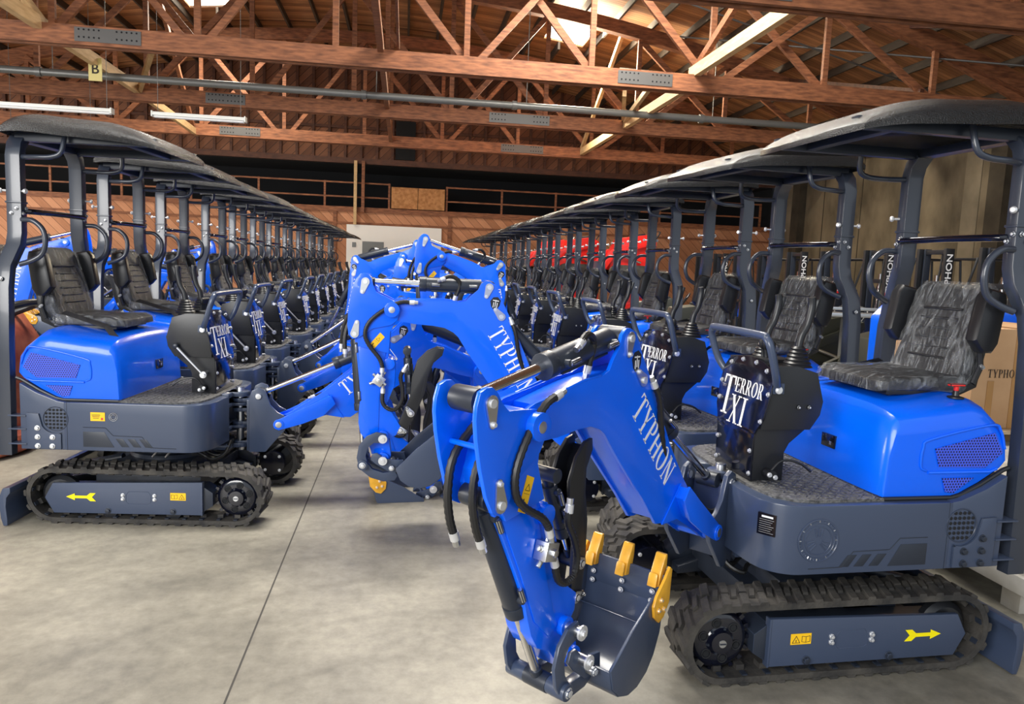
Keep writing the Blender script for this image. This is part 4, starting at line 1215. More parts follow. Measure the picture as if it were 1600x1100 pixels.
def cyl_body_mesh(L_, r):
    mb = MB()
    mb.cyl((0, 0, .045), (0, 0, L_), r, M['graphite_dark'], 24)
    mb.cyl((0, 0, L_ - .03), (0, 0, L_ + .012), r * 1.08, M['graphite_dark'], 24)
    mb.cyl((0, -.05, 0), (0, .05, 0), r * .95, M['graphite_dark'], 18)
    mb.cyl((0, 0, .0), (0, 0, .06), r * .7, M['graphite_dark'], 14)
    for z in (.07, L_ - .06):
        mb.cyl((0, r * .6, z), (0, r * 1.45, z), .013, M['graphite_dark'], 10)
        mb.cyl((0, r * 1.45, z), (0, r * 1.45, z + (.05 if z < L_ / 2 else -.05)), .010, M['steel'], 8)
    mb.cyl((r * .9, r * .5, .08), (r * .9, r * .5, L_ - .06), .006, M['graphite_dark'], 8)
    return mb.mesh('cylinder_body', .002)
def rod_mesh(r):
    mb = MB()
    mb.cyl((0, 0, 0), (0, 0, 1), r * .45, M['chrome'], 18)
    return mb.mesh('cylinder_rod')
def eye_mesh(r):
    mb = MB()
    mb.cyl((0, -.048, 0), (0, .048, 0), r * .9, M['graphite_dark'], 18)
    mb.cyl((0, 0, 0), (0, 0, .05), r * .6, M['graphite_dark'], 14)
    return mb.mesh('rod_eye', .002)
def rotm(a): return Matrix.Rotation(-a, 4, 'Y')
def plane_mtx(p0, p1):
    """local z along p0->p1 (points in the boom plane frame), local y stays lateral"""
    d = (p1 - p0).normalized(); y = Vector((0, 1, 0)); x = y.cross(d)
    m = Matrix((x, y, d)).transposed().to_4x4(); m.translation = p0
    return m

def excavator(name_label, loc, heading, pose, group, detail=0, wrap=True, roof=True):
    root = empty('mini_excavator', loc, heading)
    tag(root, name_label, 'mini excavator', group)
    def P(name, key, fn, parent=root, mtx=None, label=None):
        o = link(name, cached(key, fn), parent, mtx=mtx)
        if label: o['label'] = label
        return o
    for s in (1, -1):
        t = P('track', ('track', s), lambda: belt_mesh(s))
        P('side_cover', ('cov', s), lambda: cover_mesh(s), t)
        P('drive_sprocket', ('spr', s), lambda: sprocket_mesh(s), t)
        if detail < 2:
            P('idler_wheel', ('idl', s), lambda: idler_mesh(s), t)
            P('arrow_sticker', ('arr', s), lambda: arrow_mesh(s), t, label='yellow arrow sticker')
            P('warning_sticker', ('wrn', s), lambda: warn_mesh(s), t, label='amber warning sticker')
    P('undercarriage_frame', 'ucf', undercarriage_mesh)
    P('slewing_ring', 'brg', bearing_mesh)
    P('dozer_blade', 'bld', blade_mesh)
    h = P('house', 'house', house_mesh)
    for s in (1, -1): P('canopy_bracket', ('sd', s), lambda: side_detail_mesh(s), h)
    if detail < 2:
        P('embossed_emblem', 'emb', emblem_mesh, h)
        P('spec_plate', 'spc', spec_plate_mesh, h, label='black specification plate')
        P('fuel_sticker', 'fst', fuel_sticker_mesh, h, label='yellow sticker')
        P('round_badge', 'rbd', round_badge_mesh, h)
    P('floor_mat', 'fmat', floor_mat_mesh)
    hd = P('engine_hood', 'hood', hood_mesh, label='glossy blue engine hood')
    P('rubber_seal', 'seal', hood_seal_mesh, hd)
    for s in (1, -1):
        for lw in (0, 1): P('perforated_grille', ('gr', s, lw), lambda: grille_mesh(s, lw), hd)
    P('gauge_window', 'bat', battery_mesh, hd)
    st = P('seat', 'seat', seat_mesh)
    if wrap: P('plastic_wrap', 'wrap', wrap_mesh, st, label='clear plastic wrap')
    for s in (1, -1): P('armrest', ('armr', s), lambda: armrest_mesh(s), st)
    if detail < 2:
        P('seat_belt', 'sbelt', belt2_mesh, st)
        P('battery_switch', 'key', key_mesh, label='red switch')
    if roof:
        P('canopy_roof', 'roof', canopy_mesh)
        P('roof_frame', 'rfr', canopy_frame_mesh)
        for s in (1, -1):
            p = P('canopy_post', ('post', s), lambda: post_mesh(s))
            for q in (1, -1): P('clamp_knob', ('knob', s, q), lambda: post_hw_mesh(s, q), p, label='silver clamp knob')
            P('grab_handle', ('grab', s), lambda: grab_mesh(s), p)
            P('roof_grab_rail', ('rrail', s), lambda: roofbar_mesh(s), p)
        P('cross_bar', 'xbar', crossbar_mesh)
    cn = P('control_console', 'cons', console_mesh)
    P('front_panel', 'cpl', console_plate_mesh, cn)
    P('panel_lettering', 'ctx', console_text_mesh, cn, label='white lettering')
    P('front_grab_bar', 'fbar', bar_mesh, cn)
    for s in (1, -1): P('joystick', ('joy', s), lambda: joystick_mesh(s), cn)
    P('lever_bank', 'lev', levers_mesh, cn)
    P('lock_lever', 'slev', side_lever_mesh, cn)
    for s in (1, -1): P('foot_pedal', ('ped', s), lambda: pedal_mesh(s), cn)
    # working equipment
    px = pose.get('px', .47)
    P('swing_fork', 'fork', fork_mesh, mtx=Matrix.Translation((px - .47, 0, 0)))
    P('swing_cylinder', 'swc', swingcyl_mesh)
    pin = Matrix.Translation((px, 0, 0)) @ Matrix.Rotation(R(pose['swing']), 4, 'Z')
    P('swing_post', 'king', kingpost_mesh, mtx=pin)
    bM = pin @ Matrix.Translation((ROOT[0], 0, ROOT[1])) @ rotm(R(pose['b']))
    aM = bM @ Matrix.Translation((AA[0] - ROOT[0], 0, AA[1] - ROOT[1])) @ rotm(R(pose['a']))
    kM = aM @ Matrix.Translation((KK[0] - AA[0], 0, KK[1] - AA[1])) @ rotm(R(pose.get('g', 0))) @ Matrix.Translation((.040, 0, .008)) @ Matrix.Diagonal((.86, .95, .86, 1))
    bo = P('boom', 'boom', boom_mesh, mtx=bM, label='glossy blue boom')
    for s in (1, -1):
        for q in (0, 1): P('pin_retainer', ('bpin', s, q), lambda: boom_pins_mesh(s, q), bo, label='silver pin plate')
    for s in (1, -1): P('boom_lettering', ('btx', s), lambda: boom_text_mesh(s), bo, label='white lettering')
    for s in (1, -1): P('shield_badge', ('bbadge', s), lambda: boom_badge_mesh(s), bo)
    ar = P('arm', 'arm', arm_mesh, mtx=aM, label='glossy blue dipper arm')
    for s in (1, -1):
        for q in range(4): P('pin_cap', ('apin', s, q), lambda: arm_pins_mesh(s, q), ar, label='silver pin cap')
    P('warning_sticker', 'astk', arm_sticker_mesh, ar, label='amber warning sticker')
    P('valve_block', 'valve', valve_mesh, ar)
    bk = P('bucket', 'bucket', bucket_mesh, mtx=kM, label='grey digging bucket')
    for y in (-.15, 0, .15): P('bucket_tooth', ('tooth', y), lambda: tooth_mesh(y), bk, label='orange tooth')
    for s in (1, -1): P('side_cutter', ('cut', s), lambda: cutter_mesh(s), bk, label='orange side cutter')
    P('curved_link', 'slink', swinglink_mesh, mtx=aM)
    P('bucket_link', 'blink', bucketlink_mesh, mtx=aM)
    P('hydraulic_thumb', 'thumb', thumb_mesh, mtx=aM, label='black hydraulic thumb')
    def pp(M_, p, o): return M_ @ Vector((p[0] - o[0], 0, p[1] - o[1]))
    inv = pin.inverted()
    def cylinder(nm, p0, p1, L_, r):
        q0, q1 = inv @ p0, inv @ p1
        b = P(nm, ('cb', L_, r), lambda: cyl_body_mesh(L_, r), mtx=pin @ plane_mtx(q0, q1))
        m = plane_mtx(q1, q0)
        dist = (q1 - q0).length
        loc_m = (plane_mtx(q0, q1)).inverted() @ m @ Matrix.Diagonal((1, 1, max(dist - L_ + .05, .05), 1))
        P('cylinder_rod', ('cr', r), lambda: rod_mesh(r), b, mtx=loc_m, label='polished chrome rod')
        P('rod_eye', ('ce', r), lambda: eye_mesh(r), b, mtx=(plane_mtx(q0, q1)).inverted() @ m)
    cylinder('boom_cylinder', pp(bM, BB, ROOT), pin @ Vector((.125, 0, .728)), .42, .038)
    cylinder('arm_cylinder', pp(bM, TT, ROOT), pp(aM, CC, AA), .40, .042)
    cylinder('bucket_cylinder', pp(aM, DD, AA), pp(aM, MM, AA), .46, .036)
    t0, t1 = thumb_pts([(1.293, 1.116), (1.262, .742)])
    cylinder('thumb_cylinder', aM @ Vector((t0[0], 0, t0[1])), aM @ Vector((t1[0], 0, t1[1])), .25, .026)
    P('hydraulic_hose', 'h1', lambda: hose_mesh('h', H1, .0125, AA, .098), mtx=aM)
    P('hydraulic_hose', 'h2', lambda: hose_mesh('h', H2, .0125, AA, .085), mtx=aM)
    if detail < 2:
        P('hydraulic_hose', 'h3', lambda: hose_mesh('h', [(1.60, 1.19), (1.70, 1.10), (1.725, 1.0), (1.715, .91), (1.69, .84)], .013, AA, -.045), mtx=aM)
        P('hydraulic_hose', 'h4', lambda: hose_mesh('h', [(1.60, 1.17), (1.68, 1.08), (1.70, .99), (1.685, .90), (1.655, .83)], .013, AA, .030), mtx=aM)
        P('hydraulic_hose', 'h5', lambda: hose_mesh('h', [(1.25, 1.40, .055), (1.20, 1.432, .05), (1.14, 1.40, .035), (1.15, 1.30, .02)], .0125, ROOT, .05), mtx=bM)
        P('hydraulic_hose', 'h6', lambda: hose_mesh('h', [(.80, 1.24, .075), (.76, 1.17, .085), (.70, 1.02, .07), (.58, .84, .04), (.42, .74, 0)], .0125, ROOT, .05), mtx=bM)
    return root

# ------------------------------------------------------------------ building
def S(name, mb, bevel=0.0, parent=None, kind='structure', smooth=32):
    o = link(name, mb.mesh(name, bevel, smooth), parent)
    if kind and not parent: o['kind'] = kind
    return o
XL, XR, YB, YF = -19.0, 15.8, 31.0, -3.0
def arch(x): return 9.2 - .0116 * (x + 1.5) ** 2
mb = MB(); mb.box2((XL - 1, -9, -.2), (XR + 1, YB + 4, 0), M['floor']); fl = S('floor', mb)
mb = MB(); mb.box2((-.629, -2, -.001), (-.621, YB, .0008), M['joint']); mb.box2((-9, 14.6, -.001), (9, 14.608, .0006), M['joint'])
S('floor_joint', mb, parent=fl)

def arch_sheet(y0, y1, off, t, m, holes=()):
    mb = MB(); n = 44
    xs = [XL + (XR - XL) * i / n for i in range(n + 1)]
    for hx in holes: xs += [hx[0], hx[1]]
    xs = sorted(set(round(x, 3) for x in xs))
    ys = sorted(set([y0, y1] + [v for h in holes for v in h[2:4]]))
    for a, b in zip(xs[:-1], xs[1:]):
        for c, d in zip(ys[:-1], ys[1:]):
            if any(h[0] <= (a + b) / 2 <= h[1] and h[2] <= (c + d) / 2 <= h[3] for h in holes): continue
            z0, z1 = arch(a) + off, arch(b) + off
            mb.add([(a, c, z0), (b, c, z1), (b, d, z1), (a, d, z0), (a, c, z0 + t), (b, c, z1 + t), (b, d, z1 + t), (a, d, z0 + t)],
                   [(0, 1, 2, 3), (4, 5, 6, 7), (0, 1, 5, 4), (1, 2, 6, 5), (2, 3, 7, 6), (3, 0, 4, 7)], m)
    return mb
SK = [(-6.75, -5.25, 23.6, 25.2), (4.30, 5.60, 22.3, 25.0), (-3.0, 2.0, 4.9, 7.1), (2.1, 5.1, 12.1, 14.3)]  # last opening and its glowing panel added as a source for the mid lamp
S('ceiling', arch_sheet(-1.0, YB + .3, .24, .10, M['deck'], SK))
for k, h in enumerate(SK):
    mb = MB(); mb.add([(h[0], h[2], arch(h[0]) + .30), (h[1], h[2], arch(h[1]) + .30), (h[1], h[3], arch(h[1]) + .30), (h[0], h[3], arch(h[0]) + .30),
                       (h[0], h[2], arch(h[0]) + .33), (h[1], h[2], arch(h[1]) + .33), (h[1], h[3], arch(h[1]) + .33), (h[0], h[3], arch(h[0]) + .33)],
                      [(0, 1, 2, 3), (4, 5, 6, 7), (0, 1, 5, 4), (1, 2, 6, 5), (2, 3, 7, 6), (3, 0, 4, 7)], M['glow'])
    S('window_%d' % (k + 1), mb)
mb = MB()
x = XL + .3
while x < XR:
    if not any(h[0] < x < h[1] for h in SK):
        mb.box((x, (YB - 1) / 2, arch(x) + .14), (.06, YB + 1, .20), M['joist'])
    else:
        h = [h for h in SK if h[0] < x < h[1]][0]
        mb.box2((x - .035, -1, arch(x)), (x + .035, h[2], arch(x) + .24), M['joist']); mb.box2((x - .035, h[3], arch(x)), (x + .035, YB, arch(x) + .24), M['joist'])
    x += .98
S('trim_1', mb)

def truss(y, idx, mat_c, splices=()):
    mb = MB(); zc0, zc1 = 5.50, 5.86
    for dy in (-.11, .11):
        mb.box2((XL, y + dy - .045, zc0), (XR, y + dy + .045, zc1), mat_c)
    mb.box2((XL, y - .13, zc0 + .14), (XR, y + .13, zc0 + .165), M['truss_dark'])
    n = 40
    for i in range(n):
        a, b = XL + (XR - XL) * i / n, XL + (XR - XL) * (i + 1) / n
        za, zb = arch(a), arch(b)
        if za < 5.6: continue
        mb.prism([(a, za - .36), (b, zb - .36), (b, zb), (a, za)], y - .13, y + .13, mat_c)
    def stick(p, q, w_, dy, m):
        d = (Vector((q[0], 0, q[1])) - Vector((p[0], 0, p[1]))); L_ = d.length; d.normalize()
        nrm = Vector((-d[2], 0, d[0])) * w_ / 2
        pts = [(p[0] + nrm[0], p[1] + nrm[2]), (q[0] + nrm[0], q[1] + nrm[2]), (q[0] - nrm[0], q[1] - nrm[2]), (p[0] - nrm[0], p[1] - nrm[2])]
        mb.prism(pts, y + dy - .045, y + dy + .045, m)
    P = 2.65; k0 = -6
    for k in range(-6, 7):
        xk = -1.5 + k * P
        if not XL + .8 < xk < XR - .8: continue
        zt = arch(xk) - .3
        if zt > 6.1: stick((xk, zc1 - .1), (xk, zt), .12, 0, mat_c)
        if zt > 6.2:
            sgn = 1 if k >= 0 else -1
            x2 = xk + P * sgn
            if XL + .8 < x2 < XR - .8: stick((x2, zc1 - .05), (xk, zt), .15, .1, mat_c)
            if abs(k) % 2 == 0: stick((xk - P * sgn * .9, zc1 - .05), (xk, zt), .13, -.1, mat_c)
    for (a, b) in splices:
        for dy in (-.16, ):
            mb.box2((a, y + dy - .008, zc0 + .06), (b, y + dy + .004, zc1 - .04), M['plate_steel'])
            for i in range(5):
                for j in (0, 1):
                    for e in (a + .08 + i * .09, b - .08 - i * .09):
                        mb.cyl((e, y + dy - .012, zc0 + .14 + j * .14), (e, y + dy - .006, zc0 + .14 + j * .14), .018, M['void'], 8)
    return S('trim_%d' % idx, mb)
truss(10.7, 2, M['truss'], ((4.2, 5.4),))
truss(16.0, 3, M['truss'], ((-6.35, -5.15), (4.35, 5.55)))
truss(21.3, 4, M['truss'], ((-5.3, -4.3), (2.2, 3.9)))
truss(26.6, 5, M['truss'], ((-6.2, -4.9), (3.2, 4.7)))

def beam(p, q, w_, h_, m):
    mb = MB(); p, q = Vector(p), Vector(q); d = (q - p).normalized()
    up = Vector((0, 0, 1)) if abs(d.z) < .9 else Vector((1, 0, 0))
    sd = d.cross(up).normalized(); up = sd.cross(d)
    vs = [c + sd * a * w_ / 2 + up * b * h_ / 2 for c in (p, q) for a, b in ((-1, -1), (1, -1), (1, 1), (-1, 1))]
    mb.add(vs, [(0, 1, 2, 3), (4, 5, 6, 7), (0, 1, 5, 4), (1, 2, 6, 5), (2, 3, 7, 6), (3, 0, 4, 7)], m)
    return mb
def many(lst):
    o = MB()
    for a in lst:
        b = beam(*a); o.add(b.v, b.f, a[4])
    return o
pw, tr, td = M['sun_toned_wood'], M['truss'], M['truss_dark']
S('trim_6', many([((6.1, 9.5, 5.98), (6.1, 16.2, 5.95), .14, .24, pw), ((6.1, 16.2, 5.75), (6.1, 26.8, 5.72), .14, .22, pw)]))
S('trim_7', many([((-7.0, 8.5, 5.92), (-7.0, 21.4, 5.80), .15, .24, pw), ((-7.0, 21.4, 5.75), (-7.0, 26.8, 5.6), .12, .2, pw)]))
S('trim_8', many([((-.6, 9.5, 5.98), (-.6, 26.8, 5.75), .12, .2, tr), ((-.25, 9.5, 6.0), (-.25, 16.0, 5.95), .05, .12, tr)]))
# sway braces rising from the long ties up to the roof
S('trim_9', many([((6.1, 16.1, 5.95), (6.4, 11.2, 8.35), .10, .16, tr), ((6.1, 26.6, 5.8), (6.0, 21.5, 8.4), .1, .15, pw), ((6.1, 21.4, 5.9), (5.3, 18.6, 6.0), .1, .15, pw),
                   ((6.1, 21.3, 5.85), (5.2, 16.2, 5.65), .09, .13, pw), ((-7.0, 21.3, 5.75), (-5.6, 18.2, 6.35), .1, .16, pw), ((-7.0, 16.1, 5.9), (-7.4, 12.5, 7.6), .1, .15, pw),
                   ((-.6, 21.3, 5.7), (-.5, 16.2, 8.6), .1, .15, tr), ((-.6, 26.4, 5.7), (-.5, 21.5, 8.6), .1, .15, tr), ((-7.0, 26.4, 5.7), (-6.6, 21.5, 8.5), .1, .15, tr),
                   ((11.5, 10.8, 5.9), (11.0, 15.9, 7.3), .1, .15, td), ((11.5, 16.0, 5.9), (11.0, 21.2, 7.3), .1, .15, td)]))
# thin conduits / rods under the roof
mb = MB()
for (a, b) in (((-14, 13.2, 6.9), (-3, 13.4, 8.6)), ((5, 17.0, 8.0), (14.5, 17.4, 5.9)), ((7, 20, 7.9), (15.2, 13.5, 5.9)), ((6.5, 23.5, 7.9), (14, 18.5, 6.4)), ((-12, 18, 7.4), (-2, 19, 8.7))):
    mb.cyl(a, b, .022, M['plate_steel'], 6)
S('trim_10', mb)

# back wall
mb = MB(); mb.box2((XL, YB, 0), (XR, YB + .25, 3.66), M['siding'])
back = S('wall_back', mb)
mb = MB()
n = 40
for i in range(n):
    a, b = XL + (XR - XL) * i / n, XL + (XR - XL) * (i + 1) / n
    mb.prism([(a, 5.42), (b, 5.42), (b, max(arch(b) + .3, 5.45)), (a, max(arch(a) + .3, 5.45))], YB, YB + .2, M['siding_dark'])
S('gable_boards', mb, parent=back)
mb = MB()
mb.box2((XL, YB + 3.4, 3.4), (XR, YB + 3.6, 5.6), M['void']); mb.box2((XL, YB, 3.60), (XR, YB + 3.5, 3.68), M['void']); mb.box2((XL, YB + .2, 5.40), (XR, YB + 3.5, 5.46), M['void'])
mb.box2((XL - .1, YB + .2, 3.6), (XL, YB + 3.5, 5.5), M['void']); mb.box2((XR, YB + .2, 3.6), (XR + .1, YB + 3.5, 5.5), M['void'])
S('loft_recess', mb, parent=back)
mb = MB()
x = XL + .4
while x < XR:
    z1 = arch(x) + .2
    if z1 > 5.9: mb.box2((x - .05, YB - .12, 5.45), (x + .05, YB, z1), M['truss_dark'])
    x += .62
mb.box2((XL, YB - .14, 5.40), (XR, YB, 5.62), M['truss_dark']); mb.box2((XL, YB - .10, 3.50), (XR, YB, 3.70), M['truss'])
mb.box2((XL, YB - .06, 3.02), (XR, YB, 3.10), M['truss']); mb.box2((-13, YB - .08, 6.75), (11, YB, 6.86), M['truss_dark'])
for x in (-12.5, -9.6, -4.1, -2.85, 1.75, 6.2, 9.4): mb.box2((x - .07, YB - .07, 0), (x + .07, YB, 3.5), M['truss'])
S('wall_studs', mb, parent=back)
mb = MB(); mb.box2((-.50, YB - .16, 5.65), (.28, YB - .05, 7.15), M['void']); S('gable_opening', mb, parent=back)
mb = MB()
mb.box2((-2.38, YB - .14, 0), (1.42, YB - .02, 3.0), M['white_paint']); mb.box2((-1.75, YB - .16, 1.5), (-.9, YB - .13, 2.35), M['pipe']); mb.box2((-2.15, YB - .17, 2.1), (-2.0, YB - .13, 2.3), M['pipe'])
S('door_1', mb)
mb = MB()
for x in (-2.05, -1.75): mb.box2((x - .06, YB - .3, 3.0 if x < -2 else 3.5), (x + .06, YB - .15, 5.5), M['sun_toned_wood'] if x < -2 else M['truss'])
S('trim_11', mb)
def railing(x0, x1, label):
    t = empty('loft_railing', (0, 0, 0)); tag(t, label, 'railing', 'railings along the loft edge')
    mb = MB()
    for z in (4.10, 4.66): mb.box2((x0, YB - .02, z - .03), (x1, YB + .03, z + .03), M['truss'])
    link('rail', mb.mesh('rail'), t)
    x = x0
    while x <= x1 + .01:
        mb = MB(); mb.box2((x - .04, YB - .03, 3.68), (x + .04, YB + .04, 4.70), M['truss']); link('rail_post', mb.mesh('rail_post'), t); x += (x1 - x0) / max(1, round((x1 - x0) / 2.4))
    return t
railing(-18.5, -.72, 'brown timber loft railing left of the pale board panels')
railing(1.6, 15.2, 'brown timber loft railing right of the pale board panels')
for k, (a, b, lb) in enumerate(((-.63, .42, 'left one of the two orange-brown board panels on the loft edge'), (.44, 1.51, 'right one of the two orange-brown board panels on the loft edge'))):
    mb = MB(); mb.box2((a, YB - .17, 3.72), (b, YB - .15, 4.56), M['osb']); o = S('board_panel', mb, kind=None); tag(o, lb, 'board', 'board panels on the loft edge')

# side walls
mb = MB(); mb.box2((XR, -6, 0), (XR + .25, YB, 6.0), M['concrete_wall']); wr = S('wall_right', mb)
mb = MB()
for y in (6.5, 18.2, 28.6): mb.box2((XR - .30, y - .28, 0), (XR, y + .28, 6.0), M['pilaster'])
for y in (9.5, 12.8, 15.4, 21.6, 24.6, 27.0, 30.0): mb.box2((XR - .012, y - .02, 0), (XR, y + .02, 6.0), M['pilaster'])
for y in (19.2, 29.5): mb.box2((XR - .02, y - .12, 0), (XR, y + .5, 6.0), M['light_concrete'])
S('wall_pilasters', mb, parent=wr)
mb = MB(); mb.box2((XL - .25, -6, 0), (XL, 2.5, 6.0), M['siding']); mb.box2((XL - .25, 12.5, 0), (XL, YB, 6.0), M['siding']); mb.box2((XL - .25, 2.5, 4.6), (XL, 12.5, 6.0), M['siding']); S('wall_left', mb)

# pipe, strip lights, sign
mb = MB(); mb.tube([(XL + .5, 19.0, 5.60), (XR - .3, 19.0, 5.60)], .085, M['pipe'], 14)
for x in (-8.4, -1.1, 2.6, 7.5): mb.cyl((x - .06, 19, 5.6), (x + .06, 19, 5.6), .11, M['pipe'], 14); mb.cyl((x + .3, 19, 5.65), (x + .3, 19, arch(x)), .01, M['pipe'], 6)
o = S('overhead_pipe', mb, kind=None); tag(o, 'long grey pipe hung across the hall below the trusses', 'pipe')
for x0, x1, y, lb in ((-8.9, -6.12, 17, 'white strip light hanging at the far left above the canopies'), (-5.32, -3.45, 17, 'white strip light hanging left of the hall centre'), (-9.6, -7.6, 20, 'distant white strip light behind the leftmost one')):
    t = empty('strip_light', ((x0 + x1) / 2, y, 4.46)); tag(t, lb, 'strip light', 'strip lights under the trusses')
    L_ = x1 - x0
    mb = MB(); mb.prism([(-L_ / 2, .0), (L_ / 2, .0), (L_ / 2, .07), (-L_ / 2, .07)], -.09, .09, M['tube']); mb.box((-L_ / 2, 0, .03), (.03, .2, .12), M['tube']); mb.box((L_ / 2, 0, .03), (.03, .2, .12), M['tube'])
    link('housing', mb.mesh('housing', .008), t)
    for s in (-1, 1):
        mb = MB(); mb.cyl((-L_ / 2 + .03, .045 * s, -.02), (L_ / 2 - .03, .045 * s, -.02), .018, M['white'], 10); link('tube', mb.mesh('tube'), t)
        mb = MB(); mb.cyl((s * (L_ / 2 - .1), 0, .06), (s * (L_ / 2 - .1), 0, 3.8 if y < 18 else 3.6), .006, M['pipe'], 6); link('hanger_wire', mb.mesh('wire'), t)
t = empty('bay_sign', (-6.98, 18.55, 5.62)); tag(t, 'small pale yellow sign with a letter B fixed to the pale roof tie', 'sign')
mb = MB(); mb.box((0, -.1, 0), (.28, .02, .50), mat('sign_yellow', (.72, .62, .25), .6)); link('board', mb.mesh('board'), t)
me = sans_text('B', .30, 'letter'); me.materials.append(M['inktext'])
o = link('letter', me, t, mtx=Matrix.Translation((0, -.115, 0)) @ Matrix.Rotation(PI / 2, 4, 'X'))

# ------------------------------------------------------------------ the excavators
LEFTG, RIGHTG, BACKG = 'blue mini excavators in the left row', 'blue mini excavators in the right row', 'blue mini excavators behind the left row'
pR1 = dict(px=.40, swing=38.1, b=0, a=0)
pR2 = dict(px=.56, swing=-8, b=9, a=12, g=-30)
pL1 = dict(px=.47, swing=10.5, b=-12, a=10, g=7)
pR3 = dict(px=.47, swing=8, b=-12, a=14, g=-6)
pL2 = dict(px=.47, swing=4, b=-8, a=16, g=4)
hi = dict(px=.47, swing=2, b=29, a=-8)
hi2 = dict(px=.47, swing=-4, b=16, a=4)
md = dict(px=.47, swing=3, b=2, a=6)
excavator('nearest mini excavator of the right row, boom swung towards the viewer', (1.8675, 3.2107, 0), PI + .05, pR1, RIGHTG)
excavator('nearest mini excavator of the left row, boom lowered across the aisle', (-1.5366, 5.1294, 0), -.097, pL1, LEFTG)
ORD = ['', 'second', 'third', 'fourth', 'fifth', 'sixth', 'seventh', 'eighth', 'ninth', 'tenth', 'eleventh', 'twelfth', 'thirteenth', 'fourteenth']
RY = [4.50, 5.80, 7.30, 8.70, 10.1, 11.5, 12.95, 14.5, 16.15, 17.95, 19.95, 22.2]
RP = [pR2, pR3, hi, hi2, md, md, hi2, md, md, hi2, md, md]
for k, y in enumerate(RY):
    j = random.uniform(-.04, .04)
    excavator('%s mini excavator from the front in the right row' % ORD[k + 1], (1.87 + j * (k > 0), y, 0), PI + (random.uniform(-.03, .04) if k else .12), RP[k], RIGHTG, 0 if k < 2 else (1 if k < 4 else 2))
LY = [6.55, 7.95, 9.35, 10.75, 12.2, 13.7, 15.3, 17.0, 18.9, 21.0, 23.4]
LP = [pL2, md, hi, md, hi2, md, md, hi2, md, md, md]
for k, y in enumerate(LY):
    j = random.uniform(-.04, .04)
    excavator('%s mini excavator from the front in the left row' % ORD[k + 1], (-1.56 + j, y, 0), random.uniform(-.05, .02), LP[k], LEFTG, 0 if k < 2 else (1 if k < 4 else 2))
for k, (x, y, hd, ps) in enumerate(((-5.6, 9.7, .1, hi), (-5.6, 11.3, 0, hi2), (-5.7, 13.0, 0, md), (-5.7, 14.8, 0, hi2), (-5.8, 16.8, 0, hi), (-7.4, 7.3, .2, md))):
    excavator(['mini excavator behind the left row with its boom tip raised highest', 'second mini excavator standing behind the left row', 'third mini excavator standing behind the left row', 'fourth mini excavator standing behind the left row', 'farthest mini excavator standing behind the left row', 'mini excavator at the far left edge behind the first machine'][k], (x, y, 0), hd, ps, BACKG, 2, True, False)

